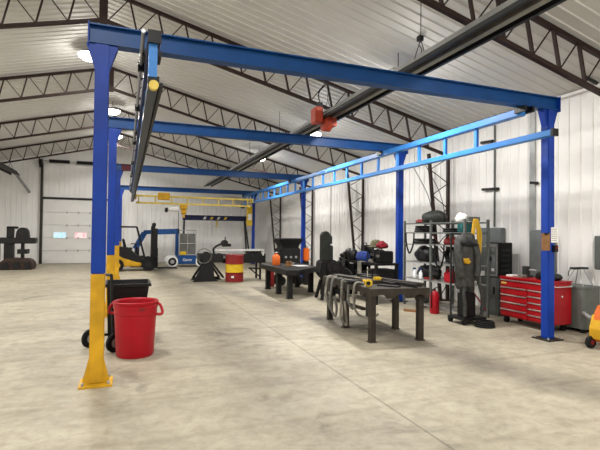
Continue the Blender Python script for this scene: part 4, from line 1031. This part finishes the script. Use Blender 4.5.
bm = BM(); bar(bm, (.38,ly,.80), (.76,ly,1.52), .18,.24); bar(bm, (.72,ly,1.54), (1.20,ly,1.56), .16,.18); obj('lower_boom',bm,'lift_blue',t)
bm = BM(); cyl(bm,(.46,ly,.5),(.46,ly,.9),.10,14); box(bm,(.2,ly-.25,.0),(.8,ly+.25,.5)); obj('boom_rest',bm,'cabinet_dark',t)
bm = BM()
x0,x1,y0,y1 = lx-.24,lx+.48,ly-.45,ly+.35
for z in (.55,1.05,1.65):
    for a,b in (((x0,y0),(x1,y0)),((x1,y0),(x1,y1)),((x1,y1),(x0,y1)),((x0,y1),(x0,y0))): cyl(bm,(*a,z),(*b,z),.02,8)
for a in ((x0,y0),(x1,y0),(x1,y1),(x0,y1),((x0+x1)/2,y0)): cyl(bm,(*a,.5),(*a,1.65),.02,8)
obj('work_cage',bm,'galv',t)
bm = BM(); box(bm,(x0+.02,y0+.03,.56),(x1-.02,y0+.05,1.5)); obj('cage_panel',bm,'hose_grey',t)
bm = BM(); box(bm,(x0+.02,y0-.03,.54),(x0+.3,y0-.01,.70)); obj('warning_plate',bm,'yellow_bright',t)
# white lettering on the chassis
cu = bpy.data.curves.new('lettering','FONT'); cu.body='Genie'; cu.size=.17; cu.extrude=.004; cu.align_x='CENTER'
to = bpy.data.objects.new('tmp_text',cu); COL.objects.link(to)
dg = bpy.context.evaluated_depsgraph_get(); me = bpy.data.meshes.new_from_object(to.evaluated_get(dg))
bpy.data.objects.remove(to)
bm = BM(); bm.from_mesh(me); bmesh.ops.transform(bm,matrix=Matrix.Translation((lx+.10,ly-.606,.28)) @ Matrix.Rotation(PI/2,4,'X') @ Matrix.Shear('XZ',4,(0,0)) if 0 else Matrix.Translation((lx+.10,ly-.606,.28)) @ Matrix.Rotation(PI/2,4,'X'),verts=bm.verts)
obj('lettering',bm,'white',ch,'white lettering')

# ------------------------------------------------------------------ portable gantry
gy_ = 23.25
t = thing('gantry_crane','navy beam gantry on dark splayed legs in front of the back wall','gantry crane',(4.3,gy_,0))
bm = BM(); box(bm,(2.62,gy_-.06,2.17),(5.97,gy_+.06,2.21)); box(bm,(2.62,gy_-.06,2.39),(5.97,gy_+.06,2.43)); box(bm,(2.62,gy_-.02,2.20),(5.97,gy_+.02,2.40)); bb = obj('beam',bm,'navy',t)
for k in range(4):
    x = 3.62+k*.35; bm = BM(); prism(bm,[(x,gy_-.024,2.23),(x+.12,gy_-.024,2.23),(x+.19,gy_-.024,2.36),(x+.07,gy_-.024,2.36)],(0,-.012,0)); obj('stripe',bm,'yellow_bright' if k%2 else 'steel_pale',bb)
for x,d in ((2.70,-.06),(5.78,.24)):
    for s in (-1,1):
        bm = BM(); bar(bm,(x,gy_+s*.06,2.20),(x+d,gy_+s*.33,.12),.07,.07); obj('leg',bm,'cabinet_dark',t)
        bm = BM(); cyl(bm,(x+d-.03,gy_+s*.33,.08),(x+d+.03,gy_+s*.33,.08),.08,14); obj('caster',bm,'rubber',t)
    bm = BM(); bar(bm,(x+d,gy_-.33,.16),(x+d,gy_+.33,.16),.08,.06); obj('foot_beam',bm,'cabinet_dark',t)
t = thing('beam_trolley','yellow hook trolley hanging from the middle of the navy gantry beam','trolley',(4.33,gy_,1.86))
bm = BM(); box(bm,(4.25,gy_-.10,2.11),(4.41,gy_+.10,2.165)); bevel(bm,.01); obj('trolley',bm,'yellow_pale',t)
bm = BM(); cyl(bm,(4.33,gy_,1.95),(4.33,gy_,2.12),.04,10); torus(bm,(4.33,gy_,1.89),.06,.018,'y'); obj('hook',bm,'yellow_pale',t)
# yellow box on the farthest right post
t = thing('control_panel','tall yellow control panel on the left of the farthest right blue post','control panel',(5.72,22.0,1.9))
bm = BM(); box(bm,(5.58,21.9,1.92),(5.84,22.09,2.86)); bevel(bm,.01,1); obj('enclosure',bm,'yellow_bright',t)
bm = BM(); box(bm,(5.62,21.892,2.2),(5.80,21.902,2.5)); obj('face_plate',bm,'paper',t)

# ------------------------------------------------------------------ left machine
t = thing('boring_mill','dark old boring machine with long horizontal table at the left edge before the back wall','machine',(-4.1,21.2,0))
mx = -4.1; my = 21.2
bm = BM(); box(bm,(-5.2,my-.3,1.03),(-3.42,my+.3,1.27)); bevel(bm,.03,2); obj('table',bm,'steel_dark',t)
bm = BM(); box(bm,(-4.52,my-.2,.2),(-4.22,my+.2,1.03)); obj('pedestal',bm,'steel_dark',t)
bm = BM(); box(bm,(-4.46,my-.12,1.27),(-4.22,my+.12,1.70)); box(bm,(-4.46,my-.12,1.62),(-4.08,my+.12,1.72)); bevel(bm,.02,1); obj('spindle_post',bm,'steel_dark',t)
bm = BM(); prism(bm,[(-3.9+.22*math.cos(a),my-.15,1.42+.26*math.sin(a)) for a in [PI*k/12 for k in range(13)]]+[(-4.14,my-.15,1.26),(-3.66,my-.15,1.26)],(0,.3,0)); obj('gear_cover',bm,'steel_dark',t)
bm = BM(); box(bm,(-4.05,my-.25,.62),(-3.7,my+.25,.80)); box(bm,(-3.95,my-.1,.35),(-3.85,my+.1,1.03)); obj('carriage',bm,'steel_dark',t)
bm = BM(); prism(bm,[(-4.62,my-.5,.0),(-4.62,my-.5,.28),(-4.40,my-.5,.46),(-3.62,my-.5,.42),(-3.46,my-.5,.26),(-3.46,my-.5,.0)],(0,.9,0)); bevel(bm,.04,2); obj('base',bm,'rust',t)
for k in range(3):
    bm = BM(); cyl(bm,(-4.4+k*.38,my-.56,.16),(-4.4+k*.38,my-.48,.16),.14,18); obj('base_roller',bm,'black',t,None,True)
bm = BM(); box(bm,(-4.3,my-.55,.30),(-3.55,my-.5,.38)); obj('base_cover',bm,'steel_mill',t)
bm = BM(); box(bm,(-4.98,my-.35,0),(-4.74,my+.3,1.03)); obj('end_support',bm,'steel_dark',t)

# wall items on back wall: thin seam strip
# ------------------------------------------------------------------ camera
f, yaw, pitch, roll = 454.0025, .3654, .0193, .0111
F0 = Vector((math.sin(yaw),math.cos(yaw),0)); R0 = Vector((math.cos(yaw),-math.sin(yaw),0)); U0 = Vector((0,0,1))
F = math.cos(pitch)*F0+math.sin(pitch)*U0; U = math.cos(pitch)*U0-math.sin(pitch)*F0
R = math.cos(roll)*R0+math.sin(roll)*U; U2 = math.cos(roll)*U-math.sin(roll)*R0
cam = bpy.data.cameras.new('camera'); cam.sensor_width = 36; cam.lens = f/600*36; cam.clip_start=.05; cam.clip_end=200
co = bpy.data.objects.new('camera',cam); COL.objects.link(co)
M = Matrix((R,U2,-F)).transposed().to_4x4(); M.translation = (0,0,1.55); co.matrix_world = M
S.camera = co
w = bpy.data.worlds.new('world'); S.world = w; w.use_nodes = True
w.node_tree.nodes['Background'].inputs[0].default_value = (.8,.85,.9,1); w.node_tree.nodes['Background'].inputs[1].default_value = .15
S.view_settings.view_transform = 'Standard'; S.view_settings.look = 'None'
S.view_settings.exposure = -.32; S.view_settings.gamma = 1
S.view_settings.use_curve_mapping = False
